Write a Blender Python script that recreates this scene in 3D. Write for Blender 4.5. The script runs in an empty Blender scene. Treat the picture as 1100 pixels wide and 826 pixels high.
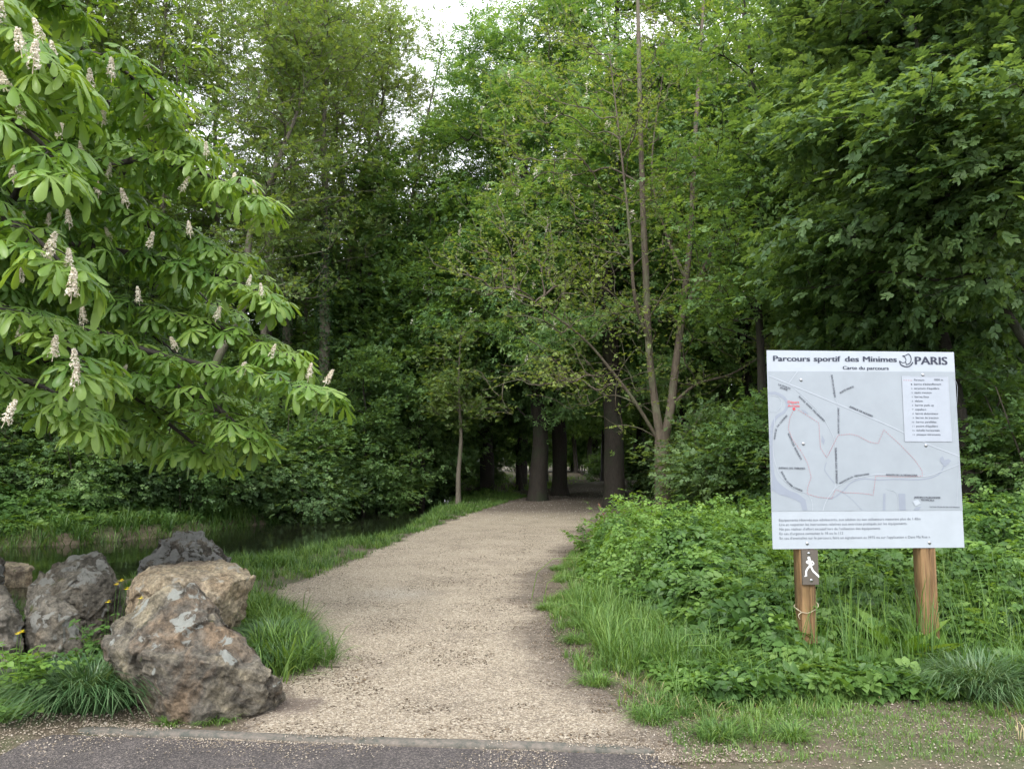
import bpy, math, random
import numpy as np
from mathutils import Vector, Matrix
random.seed(4)
S = bpy.context.scene
COL = S.collection
R = math.radians

# ------------------------------------------------------------------ camera
F = 831.0                       # focal length in photo pixels (1100 wide)
HZ = 492.0                      # horizon row in the photo
PIT = math.atan((HZ - 413.0) / F)
CZ = 1.6
cam = bpy.data.cameras.new('camera'); camo = bpy.data.objects.new('camera', cam); COL.objects.link(camo)
camo.location = (0, 0, CZ); camo.rotation_euler = (math.pi / 2 + PIT, 0, 0)
cam.sensor_width = 36; cam.lens = 36 * F / 1100; cam.clip_start = 0.05; cam.clip_end = 2000
S.camera = camo

# ------------------------------------------------------------------ light
SUN_EL, SUN_ROT = R(50), R(200)
w = bpy.data.worlds.new('World'); S.world = w; w.use_nodes = True
nt = w.node_tree; N = nt.nodes; L = nt.links
bg = N['Background']
sky = N.new('ShaderNodeTexSky'); sky.sky_type = 'NISHITA'; sky.sun_disc = False
sky.sun_elevation = SUN_EL; sky.sun_rotation = SUN_ROT; sky.dust_density = 3; sky.air_density = 1.0
hs = N.new('ShaderNodeHueSaturation'); hs.inputs['Saturation'].default_value = 0.22
L.new(sky.outputs[0], hs.inputs['Color'])
cl = N.new('ShaderNodeTexNoise'); cl.inputs['Scale'].default_value = 2.2; cl.inputs['Detail'].default_value = 5
rmp = N.new('ShaderNodeMapRange'); rmp.inputs[1].default_value = .3; rmp.inputs[2].default_value = .7
rmp.inputs[3].default_value = 0.92; rmp.inputs[4].default_value = 1.12
L.new(cl.outputs['Fac'], rmp.inputs[0])
vm = N.new('ShaderNodeVectorMath'); vm.operation = 'SCALE'
L.new(hs.outputs[0], vm.inputs[0]); L.new(rmp.outputs[0], vm.inputs['Scale'])
ov = N.new('ShaderNodeMix'); ov.data_type = 'RGBA'; ov.inputs[0].default_value = 0.75
ov.inputs[7].default_value = (8.6, 8.8, 9.3, 1)          # even cloud cover over the clear sky
L.new(vm.outputs[0], ov.inputs[6]); L.new(ov.outputs[2], bg.inputs['Color'])
bg.inputs['Strength'].default_value = 0.15
sl = bpy.data.lights.new('sun', 'SUN'); sl.energy = 1.5; sl.angle = R(25); sl.color = (1, .97, .92)
so = bpy.data.objects.new('sun', sl); COL.objects.link(so)
sd = Vector((math.sin(SUN_ROT) * math.cos(SUN_EL), math.cos(SUN_ROT) * math.cos(SUN_EL), math.sin(SUN_EL)))
so.rotation_euler = sd.to_track_quat('Z', 'Y').to_euler(); so.location = (0, -5, 40)
S.view_settings.view_transform = 'Standard'; S.view_settings.look = 'None'
S.view_settings.exposure = 1.1; S.view_settings.gamma = 1; S.view_settings.use_curve_mapping = False
S.cycles.max_bounces = 12; S.cycles.diffuse_bounces = 8; S.cycles.transmission_bounces = 6
S.cycles.transparent_max_bounces = 4; S.cycles.glossy_bounces = 2
S.cycles.use_denoising = True
S.render.filter_size = 1.2
S.cycles.use_adaptive_sampling = True; S.cycles.adaptive_threshold = 0.02
S.cycles.sample_clamp_indirect = 6

# ------------------------------------------------------------------ helpers
cp, sp_ = math.cos(PIT), math.sin(PIT)
def P(px, py, D):
    """world point seen at photo pixel (px,py) at depth y = D"""
    dx = (px - 550) / F; dv = (413 - py) / F
    dy = cp - dv * sp_; dz = sp_ + dv * cp
    t = D / dy
    return np.array([dx * t, D, CZ + dz * t])
def G(px, py, z=0.0):
    dx = (px - 550) / F; dv = (413 - py) / F
    dy = cp - dv * sp_; dz = sp_ + dv * cp
    t = (z - CZ) / dz
    return np.array([dx * t, dy * t, z])

def hash3(i, j, k, seed):
    h = (i.astype(np.int64) * 374761393 + j.astype(np.int64) * 668265263 + k.astype(np.int64) * 2147483647 + seed * 974711) & 0xffffffff
    h = ((h ^ (h >> 13)) * 1274126177) & 0xffffffff
    h = ((h ^ (h >> 16)) * 2246822519) & 0xffffffff
    return (h & 0xffffff) / float(0xffffff)
def vnoise(p, seed=0):
    p = np.asarray(p, float); i = np.floor(p).astype(np.int64); f = p - i; f = f * f * (3 - 2 * f)
    out = 0
    for a in (0, 1):
        for b in (0, 1):
            for c in (0, 1):
                wgt = (f[:, 0] if a else 1 - f[:, 0]) * (f[:, 1] if b else 1 - f[:, 1]) * (f[:, 2] if c else 1 - f[:, 2])
                out = out + wgt * hash3(i[:, 0] + a, i[:, 1] + b, i[:, 2] + c, seed)
    return out
def fbm(p, seed=0, octv=4):
    p = np.asarray(p, float); o = 0; a = .5; t = 0
    for k in range(octv):
        o = o + a * vnoise(p * 2 ** k + 17.3 * k, seed + k); t += a; a *= .5
    return o / t
def xy3(x, y, s=1.0):
    x = np.atleast_1d(np.asarray(x, float)); y = np.atleast_1d(np.asarray(y, float))
    return np.stack([x * s, y * s, np.zeros_like(x)], 1)
def sstep(a, b, x):
    t = np.clip((x - a) / (b - a), 0, 1); return t * t * (3 - 2 * t)

STREAM = np.array([(-30, 6.5), (-15, 9.5), (-9.2, 12.2), (-6.6, 15.2), (-5.3, 18.5), (-4.6, 23), (-4.2, 28), (-3.2, 34), (-1.5, 41), (3, 52), (12, 66)], float)
STREAMW = np.array([4.6, 4.4, 4.0, 3.3, 2.7, 2.05, 1.4, 1.1, 1.1, 1.1, 1.1])
WATER_Z = -0.27
def stream_d(x, y):
    x = np.asarray(x, float); y = np.asarray(y, float)
    best = np.full(x.shape, 1e9); bw = np.ones(x.shape)
    for k in range(len(STREAM) - 1):
        a, b = STREAM[k], STREAM[k + 1]; ab = b - a
        t = np.clip(((x - a[0]) * ab[0] + (y - a[1]) * ab[1]) / (ab @ ab), 0, 1)
        d = np.hypot(x - a[0] - t * ab[0], y - a[1] - t * ab[1])
        ww = STREAMW[k] * (1 - t) + STREAMW[k + 1] * t
        m = d < best; best = np.where(m, d, best); bw = np.where(m, ww, bw)
    return best, bw
# path edges (x at a given y)
PL = np.array([(2, -1.75), (4.3, -1.75), (5.2, -1.6), (6.3, -1.7), (8, -2.2), (9.6, -2.95), (11, -2.75), (13.3, -2.45), (17, -2.1), (21.5, -1.45), (26, -.7), (31, .2), (40, 2.6), (55, 6.0), (75, 9)], float)
PR = np.array([(2, 2.6), (4.2, 1.15), (4.7, .95), (5.2, .75), (5.8, .55), (7, .42), (9, .42), (12.2, .85), (15.5, 1.4), (19, 2.1), (24, 3.2), (30, 4.3), (40, 6.2), (55, 8.6), (75, 11.5)], float)
def path_l(y): return np.interp(y, PL[:, 0], PL[:, 1])
def path_r(y): return np.interp(y, PR[:, 0], PR[:, 1])
def hgt(x, y):
    x = np.asarray(x, float); y = np.asarray(y, float); sh = x.shape
    xf = x.ravel(); yf = y.ravel()
    d, wd = stream_d(xf, yf)
    n = fbm(xy3(xf, yf, .35), 5, 3) - .5
    n2 = fbm(xy3(xf, yf, 1.7), 9, 3) - .5
    dp = np.maximum(path_l(yf) - xf, xf - path_r(yf))       # >0 outside the path
    off = sstep(0.0, 2.0, dp)
    z = n * .28 * off + n2 * .07 * sstep(0, .5, dp)
    z = z + .10 * sstep(.2, 3, xf - path_r(yf)) * sstep(4.6, 7, yf)
    far_side = sstep(1.2, 6, d - wd) * (xf < path_l(yf) - 2) 
    z = z + .25 * far_side * sstep(9, 14, yf + .6 * (-xf))
    wd = wd * (1 + .3 * (fbm(xy3(xf, yf, .9), 3, 2) - .5))
    z = z - .85 * (1 - sstep(-.7, .55, d - wd)) * 1.0
    return z.reshape(sh)

def mesh_np(name, V, quads=None, tris=None, tone=None, smooth=False, mats=(), mi=None):
    me = bpy.data.meshes.new(name)
    V = np.asarray(V, np.float32)
    loops = []; starts = []; tot = 0; counts = []
    if quads is not None and len(quads):
        q = np.asarray(quads, np.int32); loops.append(q.ravel()); counts.append(np.full(len(q), 4))
    if tris is not None and len(tris):
        t = np.asarray(tris, np.int32); loops.append(t.ravel()); counts.append(np.full(len(t), 3))
    loops = np.concatenate(loops); counts = np.concatenate(counts)
    starts = np.concatenate([[0], np.cumsum(counts)[:-1]]).astype(np.int32)
    me.vertices.add(len(V)); me.vertices.foreach_set('co', V.ravel())
    me.loops.add(len(loops)); me.loops.foreach_set('vertex_index', loops.astype(np.int32))
    me.polygons.add(len(counts)); me.polygons.foreach_set('loop_start', starts)
    if smooth: me.polygons.foreach_set('use_smooth', np.ones(len(counts), bool))
    for m in mats: me.materials.append(m)
    if mi is not None: me.polygons.foreach_set('material_index', np.asarray(mi, np.int32))
    me.update(calc_edges=True)
    if tone is not None:
        at = me.attributes.new('tone', 'FLOAT', 'FACE'); at.data.foreach_set('value', np.asarray(tone, np.float32))
    return me
def link(name, me, parent=None, loc=(0, 0, 0)):
    o = bpy.data.objects.new(name, me); COL.objects.link(o); o.location = loc
    if parent is not None: o.parent = parent
    return o
def empty(name, loc, label, cat, group=None):
    o = bpy.data.objects.new(name, None); COL.objects.link(o); o.location = [float(v) for v in loc]
    o.empty_display_size = .2
    o['label'] = label; o['category'] = cat
    if group: o['group'] = group
    return o
def tag(o, label=None, cat=None, group=None, kind=None):
    if label: o['label'] = label
    if cat: o['category'] = cat
    if group: o['group'] = group
    if kind: o['kind'] = kind
    return o
class Buf:
    """collects V / quads / tris / tones"""
    def __init__(s): s.V = []; s.Q = []; s.T = []; s.tq = []; s.tt = []; s.n = 0
    def add(s, V, Q=None, T=None, tq=None, tt=None):
        V = np.asarray(V, float).reshape(-1, 3); s.V.append(V)
        if Q is not None and len(Q): s.Q.append(np.asarray(Q) + s.n); s.tq.append(np.zeros(len(Q)) + (0 if tq is None else tq))
        if T is not None and len(T): s.T.append(np.asarray(T) + s.n); s.tt.append(np.zeros(len(T)) + (0 if tt is None else tt))
        s.n += len(V)
    def mesh(s, name, mat, smooth=False):
        Q = np.concatenate(s.Q) if s.Q else None; T = np.concatenate(s.T) if s.T else None
        tone = np.concatenate(s.tq + s.tt)
        return mesh_np(name, np.concatenate(s.V), Q, T, tone, smooth, (mat,))
def unit(a): return a / (np.linalg.norm(a, axis=-1, keepdims=True) + 1e-9)
def frames(axis, normal):
    a = unit(axis); s = unit(np.cross(a, normal)); n = np.cross(s, a)
    return np.stack([s, a, n], -1)          # columns side, along, up
def scatter(buf, tmpl, pos, fr, scale, tone, jt=.0, rng=None):
    TV, TQ, TT = tmpl
    n = len(pos); k = len(TV)
    sc = np.asarray(scale, float).reshape(n, 1, 1)
    V = pos[:, None, :] + np.einsum('nij,kj->nki', fr, TV) * sc
    off = (np.arange(n) * k)[:, None, None]
    tone = np.broadcast_to(tone, (n,))
    Q = (TQ[None] + off).reshape(-1, 4) if TQ is not None and len(TQ) else None
    T = (TT[None] + off).reshape(-1, 3) if TT is not None and len(TT) else None
    buf.add(V, Q, T, None if Q is None else np.repeat(tone, len(TQ)), None if T is None else np.repeat(tone, len(TT)))

# ---- leaf templates: x side, y along, z up; unit length
def tm(V, Q=None, T=None): return (np.array(V, float), None if Q is None else np.array(Q), None if T is None else np.array(T))
KITE = tm([(0, 0, 0), (.3, .45, .07), (0, 1, -.1), (-.3, .45, .07)], [(0, 1, 2, 3)])
OVAL = tm([(0, 0, 0), (.26, .28, .07), (.24, .66, .03), (0, 1, -.14), (-.24, .66, .03), (-.26, .28, .07), (0, .3, 0), (0, .68, -.05)],
          [(0, 1, 7, 6), (1, 2, 3, 7), (0, 6, 7, 5), (7, 3, 4, 5)])
def leaflet_hi(L=1., wid=.19, droop=.25, fold=.05):
    ys = [0, .28, .55, .78, .92, 1.0]; ws = [.02, .07, .14, .19, .13, .0]
    V = []
    for y, w_ in zip(ys, ws):
        w_ = w_ / .19 * wid; z = -droop * y * y
        V += [(-w_, y, z - fold * w_ / wid * .5 + .0), (0, y, z + (fold * .5 if w_ > .03 else 0)), (w_, y, z - fold * w_ / wid * .5)]
    Q = []
    for i in range(len(ys) - 1):
        a = i * 3
        Q += [(a, a + 1, a + 4, a + 3), (a + 1, a + 2, a + 5, a + 4)]
    V = np.array(V) * L
    return V, np.array(Q)
def palmate(nl, hi=True, droop=.3, seed=0):
    rg = np.random.default_rng(seed); VV = []; QQ = []; n = 0
    for k in range(nl):
        t = (k - (nl - 1) / 2) / ((nl - 1) / 2)
        ang = t * R(128) + rg.normal() * .06
        Ls = 1.0 - .38 * abs(t) ** 1.6
        Ls *= rg.uniform(.92, 1.08)
        if hi: V, Q = leaflet_hi(Ls, .145 + .03 * (1 - abs(t)), droop * rg.uniform(.6, 1.5), .07)
        else:
            V, Q = np.array([(0, 0, 0), (.19, .68, -droop * .4), (0, 1, -droop), (-.19, .68, -droop * .4)]) * Ls, np.array([(0, 1, 2, 3)])
        tw = rg.normal() * .25
        c, s_ = math.cos(tw), math.sin(tw)
        V = np.stack([V[:, 0] * c, V[:, 1], V[:, 2] + V[:, 0] * s_], 1)
        c, s_ = math.cos(ang), math.sin(ang)
        V = np.stack([V[:, 0] * c + V[:, 1] * s_, -V[:, 0] * s_ + V[:, 1] * c, V[:, 2]], 1)
        VV.append(V); QQ.append(Q + n); n += len(V)
    return (np.concatenate(VV), np.concatenate(QQ), None)
PALM_HI = [palmate(7, True, .34, 1), palmate(7, True, .5, 2), palmate(6, True, .25, 3), palmate(5, True, .6, 4)]
PALM_LO = palmate(5, False, .35, 5)
def tri_leaf(tmpl, sc=.62):
    VV = []; QQ = []; n = 0
    for ang, s_ in ((0, 1.0), (R(72), .85), (R(-72), .85)):
        V = tmpl[0] * s_ * sc * np.array([1.35, 1, 1]) + (0, .03, 0); c, q = math.cos(ang), math.sin(ang)
        V = np.stack([V[:, 0] * c + V[:, 1] * q, -V[:, 0] * q + V[:, 1] * c, V[:, 2]], 1)
        if ang == 0: V[:, 1] += .28
        VV.append(V); QQ.append(tmpl[1] + n); n += len(V)
    return (np.concatenate(VV), np.concatenate(QQ), None)
TRI = tri_leaf(OVAL)
# little spray of five leaves along a twig (for mid distance)
def spray(base, n=5, seed=0):
    rg = np.random.default_rng(seed); VV = []; QQ = []; m = 0
    for k in range(n):
        side = 1 if k % 2 else -1; ang = side * R(rg.uniform(35, 65)) if k < n - 1 else 0
        V = base[0] * .5 * rg.uniform(.8, 1.15); tw = rg.normal() * .4
        V = np.stack([V[:, 0] * math.cos(tw), V[:, 1], V[:, 2] + V[:, 0] * math.sin(tw)], 1)
        c, q = math.cos(ang), math.sin(ang)
        V = np.stack([V[:, 0] * c + V[:, 1] * q, -V[:, 0] * q + V[:, 1] * c, V[:, 2]], 1)
        V[:, 1] += k / n * .8; V[:, 2] -= .12 * (k / n) ** 2
        VV.append(V); QQ.append(base[1] + m); m += len(V)
    return (np.concatenate(VV), np.concatenate(QQ), None)
SPRAY = [spray(KITE, 5, s) for s in range(3)]
SPRAY_HI = [spray(OVAL, 7, s) for s in range(3)]

# ---- tubes: every edge a bent tapered frustum
def tubes(buf, P0, P1, T0, r0, r1, k=6, seg=3, rough=0.0, tone=0.5, bend=.4):
    P0 = np.asarray(P0, float); P1 = np.asarray(P1, float); n = len(P0)
    if n == 0: return
    d = P1 - P0; ln = np.linalg.norm(d, axis=1, keepdims=True)
    C = P0 + unit(np.asarray(T0, float)) * ln * bend
    rings = []
    ref = np.tile(np.array([[.31, .22, .92]]), (n, 1))
    ref[np.abs(unit(d)[:, 2]) > .85] = (1, .15, .1)
    ang = np.arange(k) * 2 * math.pi / k
    for j in range(seg + 1):
        t = j / seg
        c = (1 - t) ** 2 * P0 + 2 * t * (1 - t) * C + t * t * P1
        tg = unit(2 * (1 - t) * (C - P0) + 2 * t * (P1 - C) + 1e-6 * d)
        s_ = unit(np.cross(tg, ref)); u = np.cross(s_, tg)
        r = (r0 * (1 - t) + r1 * t)[:, None, None]
        ringv = c[:, None, :] + r * (np.cos(ang)[None, :, None] * s_[:, None, :] + np.sin(ang)[None, :, None] * u[:, None, :])
        rings.append(ringv)
    V = np.stack(rings, 1)            # n, seg+1, k, 3
    base = (np.arange(n) * (seg + 1) * k)[:, None, None]
    jj, ii = np.meshgrid(np.arange(seg), np.arange(k), indexing='ij')
    a = jj * k + ii; b = jj * k + (ii + 1) % k; c_ = (jj + 1) * k + (ii + 1) % k; d_ = (jj + 1) * k + ii
    q = np.stack([a, b, c_, d_], -1).reshape(1, -1, 4) + base
    buf.add(V, q.reshape(-1, 4), None, tone)
def poly_tube(buf, pts, rad, k=10, rough=.0, seed=0, tone=.5, sub=4, caps=True):
    """smooth tube through points (Catmull-Rom)"""
    pts = np.asarray(pts, float); rad = np.asarray(rad, float)
    E_ = np.vstack([2 * pts[0] - pts[1], pts, 2 * pts[-1] - pts[-2]])
    C = []; Rr = []
    for i in range(len(pts) - 1):
        p0, p1, p2, p3 = E_[i:i + 4]
        for j in range(sub):
            t = j / sub
            C.append(.5 * ((2 * p1) + (-p0 + p2) * t + (2 * p0 - 5 * p1 + 4 * p2 - p3) * t * t + (-p0 + 3 * p1 - 3 * p2 + p3) * t ** 3))
            Rr.append(rad[i] * (1 - t) + rad[i + 1] * t)
    C.append(pts[-1]); Rr.append(rad[-1]); C = np.array(C); Rr = np.array(Rr); n = len(C)
    tg = unit(np.gradient(C, axis=0)); ref = np.array([1, .13, .07]) if abs(tg[0][2]) > .6 else np.array([.1, .1, 1.])
    s_ = unit(np.cross(tg, ref)); u = np.cross(s_, tg)
    ang = np.arange(k) * 2 * math.pi / k
    dirs = np.cos(ang)[None, :, None] * s_[:, None] + np.sin(ang)[None, :, None] * u[:, None]
    rr = Rr[:, None] * np.ones((1, k))
    if rough:
        q = (C[:, None] * np.array([1, 1, .35]) + dirs * .6).reshape(-1, 3) * 2.2
        rr = rr * (1 + rough * (fbm(q, seed, 3).reshape(n, k) - .5) * 2)
    V = C[:, None] + dirs * rr[:, :, None]
    jj, ii = np.meshgrid(np.arange(n - 1), np.arange(k), indexing='ij')
    q = np.stack([jj * k + ii, jj * k + (ii + 1) % k, (jj + 1) * k + (ii + 1) % k, (jj + 1) * k + ii], -1).reshape(-1, 4)
    T = []
    Vf = V.reshape(-1, 3)
    if caps:
        Vf = np.vstack([Vf, C[:1], C[-1:]]); a = n * k; b = a + 1
        for i in range(k):
            T.append((a, (i + 1) % k, i)); T.append((b, (n - 1) * k + i, (n - 1) * k + (i + 1) % k))
    buf.add(Vf, q, T if T else None, tone, tone)
    return C, Rr

# ------------------------------------------------------------------ materials
def mat(name):
    m = bpy.data.materials.new(name); m.use_nodes = True
    n = m.node_tree.nodes; b = n['Principled BSDF']; return m, n, m.node_tree.links, b
def rampn(n, stops):
    r = n.new('ShaderNodeValToRGB'); e = r.color_ramp.elements
    while len(e) < len(stops): e.new(.5)
    for q, (p_, c) in zip(e, stops): q.position = p_; q.color = (*c, 1)
    return r
def noisen(n, l, scale, detail=4, rough=.5, coord=None, dist=0):
    t = n.new('ShaderNodeTexNoise'); t.inputs['Scale'].default_value = scale; t.inputs['Detail'].default_value = detail
    t.inputs['Roughness'].default_value = rough; t.inputs['Distortion'].default_value = dist
    if coord is not None: l.new(coord, t.inputs['Vector'])
    return t
def mixc(n, l, fac, a, b, mode='MIX'):
    m = n.new('ShaderNodeMix'); m.data_type = 'RGBA'; m.blend_type = mode
    for sock, v in ((0, fac), (6, a), (7, b)):
        if isinstance(v, (int, float)): m.inputs[sock].default_value = v
        elif isinstance(v, tuple): m.inputs[sock].default_value = (*v, 1)
        else: l.new(v, m.inputs[sock])
    return m.outputs[2]
def leaf_mat(name, dark, mid, light, trans=.35, tcol=None, rough=.45, spec=.35, nscale=.5):
    m, n, l, b = mat(name)
    at = n.new('ShaderNodeAttribute'); at.attribute_name = 'tone'
    geo = n.new('ShaderNodeNewGeometry'); oi = n.new('ShaderNodeObjectInfo')
    nz = noisen(n, l, nscale, 2, .5, geo.outputs['Position'])
    add = n.new('ShaderNodeMath'); add.operation = 'MULTIPLY_ADD'; add.inputs[1].default_value = .7; add.inputs[2].default_value = -.35
    l.new(nz.outputs['Fac'], add.inputs[0])
    ad2 = n.new('ShaderNodeMath'); ad2.operation = 'ADD'; l.new(add.outputs[0], ad2.inputs[0]); l.new(at.outputs['Fac'], ad2.inputs[1])
    ad3 = n.new('ShaderNodeMath'); ad3.operation = 'MULTIPLY_ADD'; ad3.inputs[1].default_value = .24; ad3.inputs[2].default_value = -.12
    l.new(oi.outputs['Random'], ad3.inputs[0])
    ad4 = n.new('ShaderNodeMath'); ad4.operation = 'ADD'; ad4.use_clamp = True
    l.new(ad2.outputs[0], ad4.inputs[0]); l.new(ad3.outputs[0], ad4.inputs[1])
    r = rampn(n, [(.1, dark), (.5, mid), (.92, light)]); l.new(ad4.outputs[0], r.inputs[0])
    l.new(r.outputs[0], b.inputs['Base Color']); b.inputs['Roughness'].default_value = rough
    b.inputs['Specular IOR Level'].default_value = spec
    tr = n.new('ShaderNodeBsdfTranslucent'); tint = mixc(n, l, 1.0, r.outputs[0], tcol or (1.5, 1.35, .45), 'MULTIPLY')
    l.new(tint, tr.inputs['Color'])
    mx = n.new('ShaderNodeMixShader'); mx.inputs[0].default_value = trans
    l.new(b.outputs[0], mx.inputs[1]); l.new(tr.outputs[0], mx.inputs[2])
    l.new(mx.outputs[0], n['Material Output'].inputs['Surface'])
    return m
def bark_mat(name, a, b_, c=None, sc=3, moss=None):
    m, n, l, b = mat(name)
    tc = n.new('ShaderNodeTexCoord'); mp = n.new('ShaderNodeMapping'); mp.inputs['Scale'].default_value = (sc * 3, sc * 3, sc * .7)
    l.new(tc.outputs['Object'], mp.inputs[0])
    nz = noisen(n, l, 3, 6, .65, mp.outputs[0]); r = rampn(n, [(.3, a), (.7, b_)]); l.new(nz.outputs['Fac'], r.inputs[0])
    col = r.outputs[0]
    if moss:
        n2 = noisen(n, l, 1.3, 4, .6, tc.outputs['Object']); r2 = rampn(n, [(.5, (0, 0, 0)), (.62, (1, 1, 1))]); l.new(n2.outputs['Fac'], r2.inputs[0])
        col = mixc(n, l, r2.outputs[0], col, moss)
    l.new(col, b.inputs['Base Color']); b.inputs['Roughness'].default_value = .85
    bp = n.new('ShaderNodeBump'); bp.inputs['Strength'].default_value = .8; bp.inputs['Distance'].default_value = .03
    l.new(nz.outputs['Fac'], bp.inputs['Height']); l.new(bp.outputs[0], b.inputs['Normal'])
    return m
def plain(name, col, rough=.6, metal=0):
    m, n, l, b = mat(name); b.inputs['Base Color'].default_value = (*col, 1); b.inputs['Roughness'].default_value = rough; b.inputs['Metallic'].default_value = metal
    nz = noisen(n, l, 6, 3, .6); tc = n.new('ShaderNodeTexCoord'); l.new(tc.outputs['Object'], nz.inputs['Vector'])
    r = n.new('ShaderNodeMapRange'); r.inputs[3].default_value = .88; r.inputs[4].default_value = 1.1; l.new(nz.outputs['Fac'], r.inputs[0])
    vv = n.new('ShaderNodeVectorMath'); vv.operation = 'SCALE'; vv.inputs[0].default_value = col; l.new(r.outputs[0], vv.inputs['Scale']); l.new(vv.outputs[0], b.inputs['Base Color'])
    return m
M = {}
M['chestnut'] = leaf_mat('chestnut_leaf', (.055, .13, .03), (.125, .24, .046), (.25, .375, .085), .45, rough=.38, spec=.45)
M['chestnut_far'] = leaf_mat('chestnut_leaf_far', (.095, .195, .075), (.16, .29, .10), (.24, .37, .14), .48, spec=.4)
M['green'] = leaf_mat('woodland_leaf', (.08, .155, .06), (.13, .235, .08), (.20, .315, .11), .45)
M['hornbeam'] = leaf_mat('hornbeam_leaf', (.075, .14, .062), (.12, .208, .085), (.19, .29, .12), .48)
M['maple'] = leaf_mat('young_maple_leaf', (.14, .21, .055), (.21, .30, .075), (.31, .39, .12), .45)
M['sparse'] = leaf_mat('spring_leaf', (.10, .17, .055), (.16, .245, .08), (.24, .32, .12), .45)
M['bramble'] = leaf_mat('bramble_leaf', (.07, .15, .035), (.135, .25, .055), (.23, .37, .09), .40, rough=.42, nscale=1.3)
M['herb'] = leaf_mat('herb_leaf', (.055, .12, .032), (.10, .195, .05), (.18, .29, .08), .38, nscale=1.3)
M['dock'] = leaf_mat('dock_leaf', (.08, .17, .03), (.12, .23, .04), (.2, .31, .06), .36)
M['grass'] = leaf_mat('grass_blade', (.06, .13, .03), (.11, .21, .05), (.20, .31, .085), .36, nscale=1.6)
M['shade_tinted_grass'] = leaf_mat('shade_tinted_grass_blade', (.035, .085, .02), (.065, .14, .032), (.12, .20, .05), .3, nscale=1.1)  # grass colour darkened to stand for canopy shade over the banks
M['straw'] = leaf_mat('dry_straw', (.22, .18, .09), (.34, .28, .15), (.44, .38, .22), .2)
M['sedge'] = leaf_mat('sedge_blade', (.045, .105, .04), (.09, .17, .07), (.17, .25, .13), .25, rough=.35, spec=.5, nscale=2)
M['ivy'] = leaf_mat('ivy_leaf', (.018, .05, .015), (.035, .08, .022), (.07, .12, .035), .15, rough=.35)
M['bark_dark'] = bark_mat('dark_bark', (.014, .011, .008), (.038, .030, .022), moss=(.022, .028, .012))
M['bark_grey'] = bark_mat('grey_bark', (.07, .06, .045), (.17, .15, .115), moss=(.08, .09, .045))
M['bark_maple'] = bark_mat('maple_bark', (.06, .046, .034), (.15, .12, .088), sc=1.6, moss=(.13, .13, .08))
M['bark_twig'] = bark_mat('twig_bark', (.06, .05, .036), (.13, .11, .08))
M['bark_black'] = bark_mat('chestnut_limb_bark', (.02, .016, .012), (.05, .042, .032))
M['petal'] = leaf_mat('chestnut_blossom', (.62, .55, .42), (.78, .72, .60), (.85, .82, .74), .25, tcol=(1, .95, .85))
M['yellow'] = leaf_mat('yellow_petal', (.7, .5, .01), (.8, .6, .02), (.85, .7, .05), .2, tcol=(1, 1, .4))
M['white_panel'] = None

# ------------------------------------------------------------------ ground
def grid_axis(segs):
    o = []
    for a, b, s_ in segs: o += list(np.arange(a, b, s_))
    o.append(segs[-1][1]); return np.array(o)
gx = grid_axis([(-200, -40, 10), (-40, -16, 1.5), (-16, -7, .3), (-7, 6, .13), (6, 16, .35), (16, 40, 1.5), (40, 200, 10)])
gy = grid_axis([(-60, 0, 5), (0, 3, .5), (3, 16, .13), (16, 34, .3), (34, 80, 1.5), (80, 400, 20)])
X, Y = np.meshgrid(gx, gy); Z = hgt(X, Y)
inn = ((X > path_l(Y) - .0) & (X < path_r(Y) + .0) & (Y < 75))
Z = np.where(inn, Z - .006, Z)
# sunken strip under the asphalt
ny, nx = X.shape
idx = np.arange(nx * ny).reshape(ny, nx)
q = np.stack([idx[:-1, :-1], idx[:-1, 1:], idx[1:, 1:], idx[1:, :-1]], -1).reshape(-1, 4)
m, n, l, b = mat('forest_soil')
geo = n.new('ShaderNodeNewGeometry'); pos = geo.outputs['Position']
n1 = noisen(n, l, 1.1, 5, .6, pos); n2 = noisen(n, l, 14, 6, .7, pos); n3 = noisen(n, l, 60, 4, .7, pos)
r1 = rampn(n, [(.3, (.055, .042, .028)), (.5, (.1, .078, .053)), (.75, (.155, .125, .09))]); l.new(n2.outputs['Fac'], r1.inputs[0])
r2 = rampn(n, [(.48, (0, 0, 0)), (.66, (.75, .75, .75))]); l.new(n1.outputs['Fac'], r2.inputs[0])
c = mixc(n, l, r2.outputs[0], r1.outputs[0], (.05, .075, .02))
r3 = rampn(n, [(.62, (0, 0, 0)), (.68, (.8, .8, .8))]); l.new(n3.outputs['Fac'], r3.inputs[0])
c = mixc(n, l, r3.outputs[0], c, (.27, .225, .165))
l.new(c, b.inputs['Base Color']); b.inputs['Roughness'].default_value = .95
bp = n.new('ShaderNodeBump'); bp.inputs['Distance'].default_value = .03; bp.inputs['Strength'].default_value = .8
l.new(n2.outputs['Fac'], bp.inputs['Height']); l.new(bp.outputs[0], b.inputs['Normal'])
g = link('ground', mesh_np('ground', np.stack([X.ravel(), Y.ravel(), Z.ravel()], 1), q, None, None, True, (m,))); tag(g, kind='structure')

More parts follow.
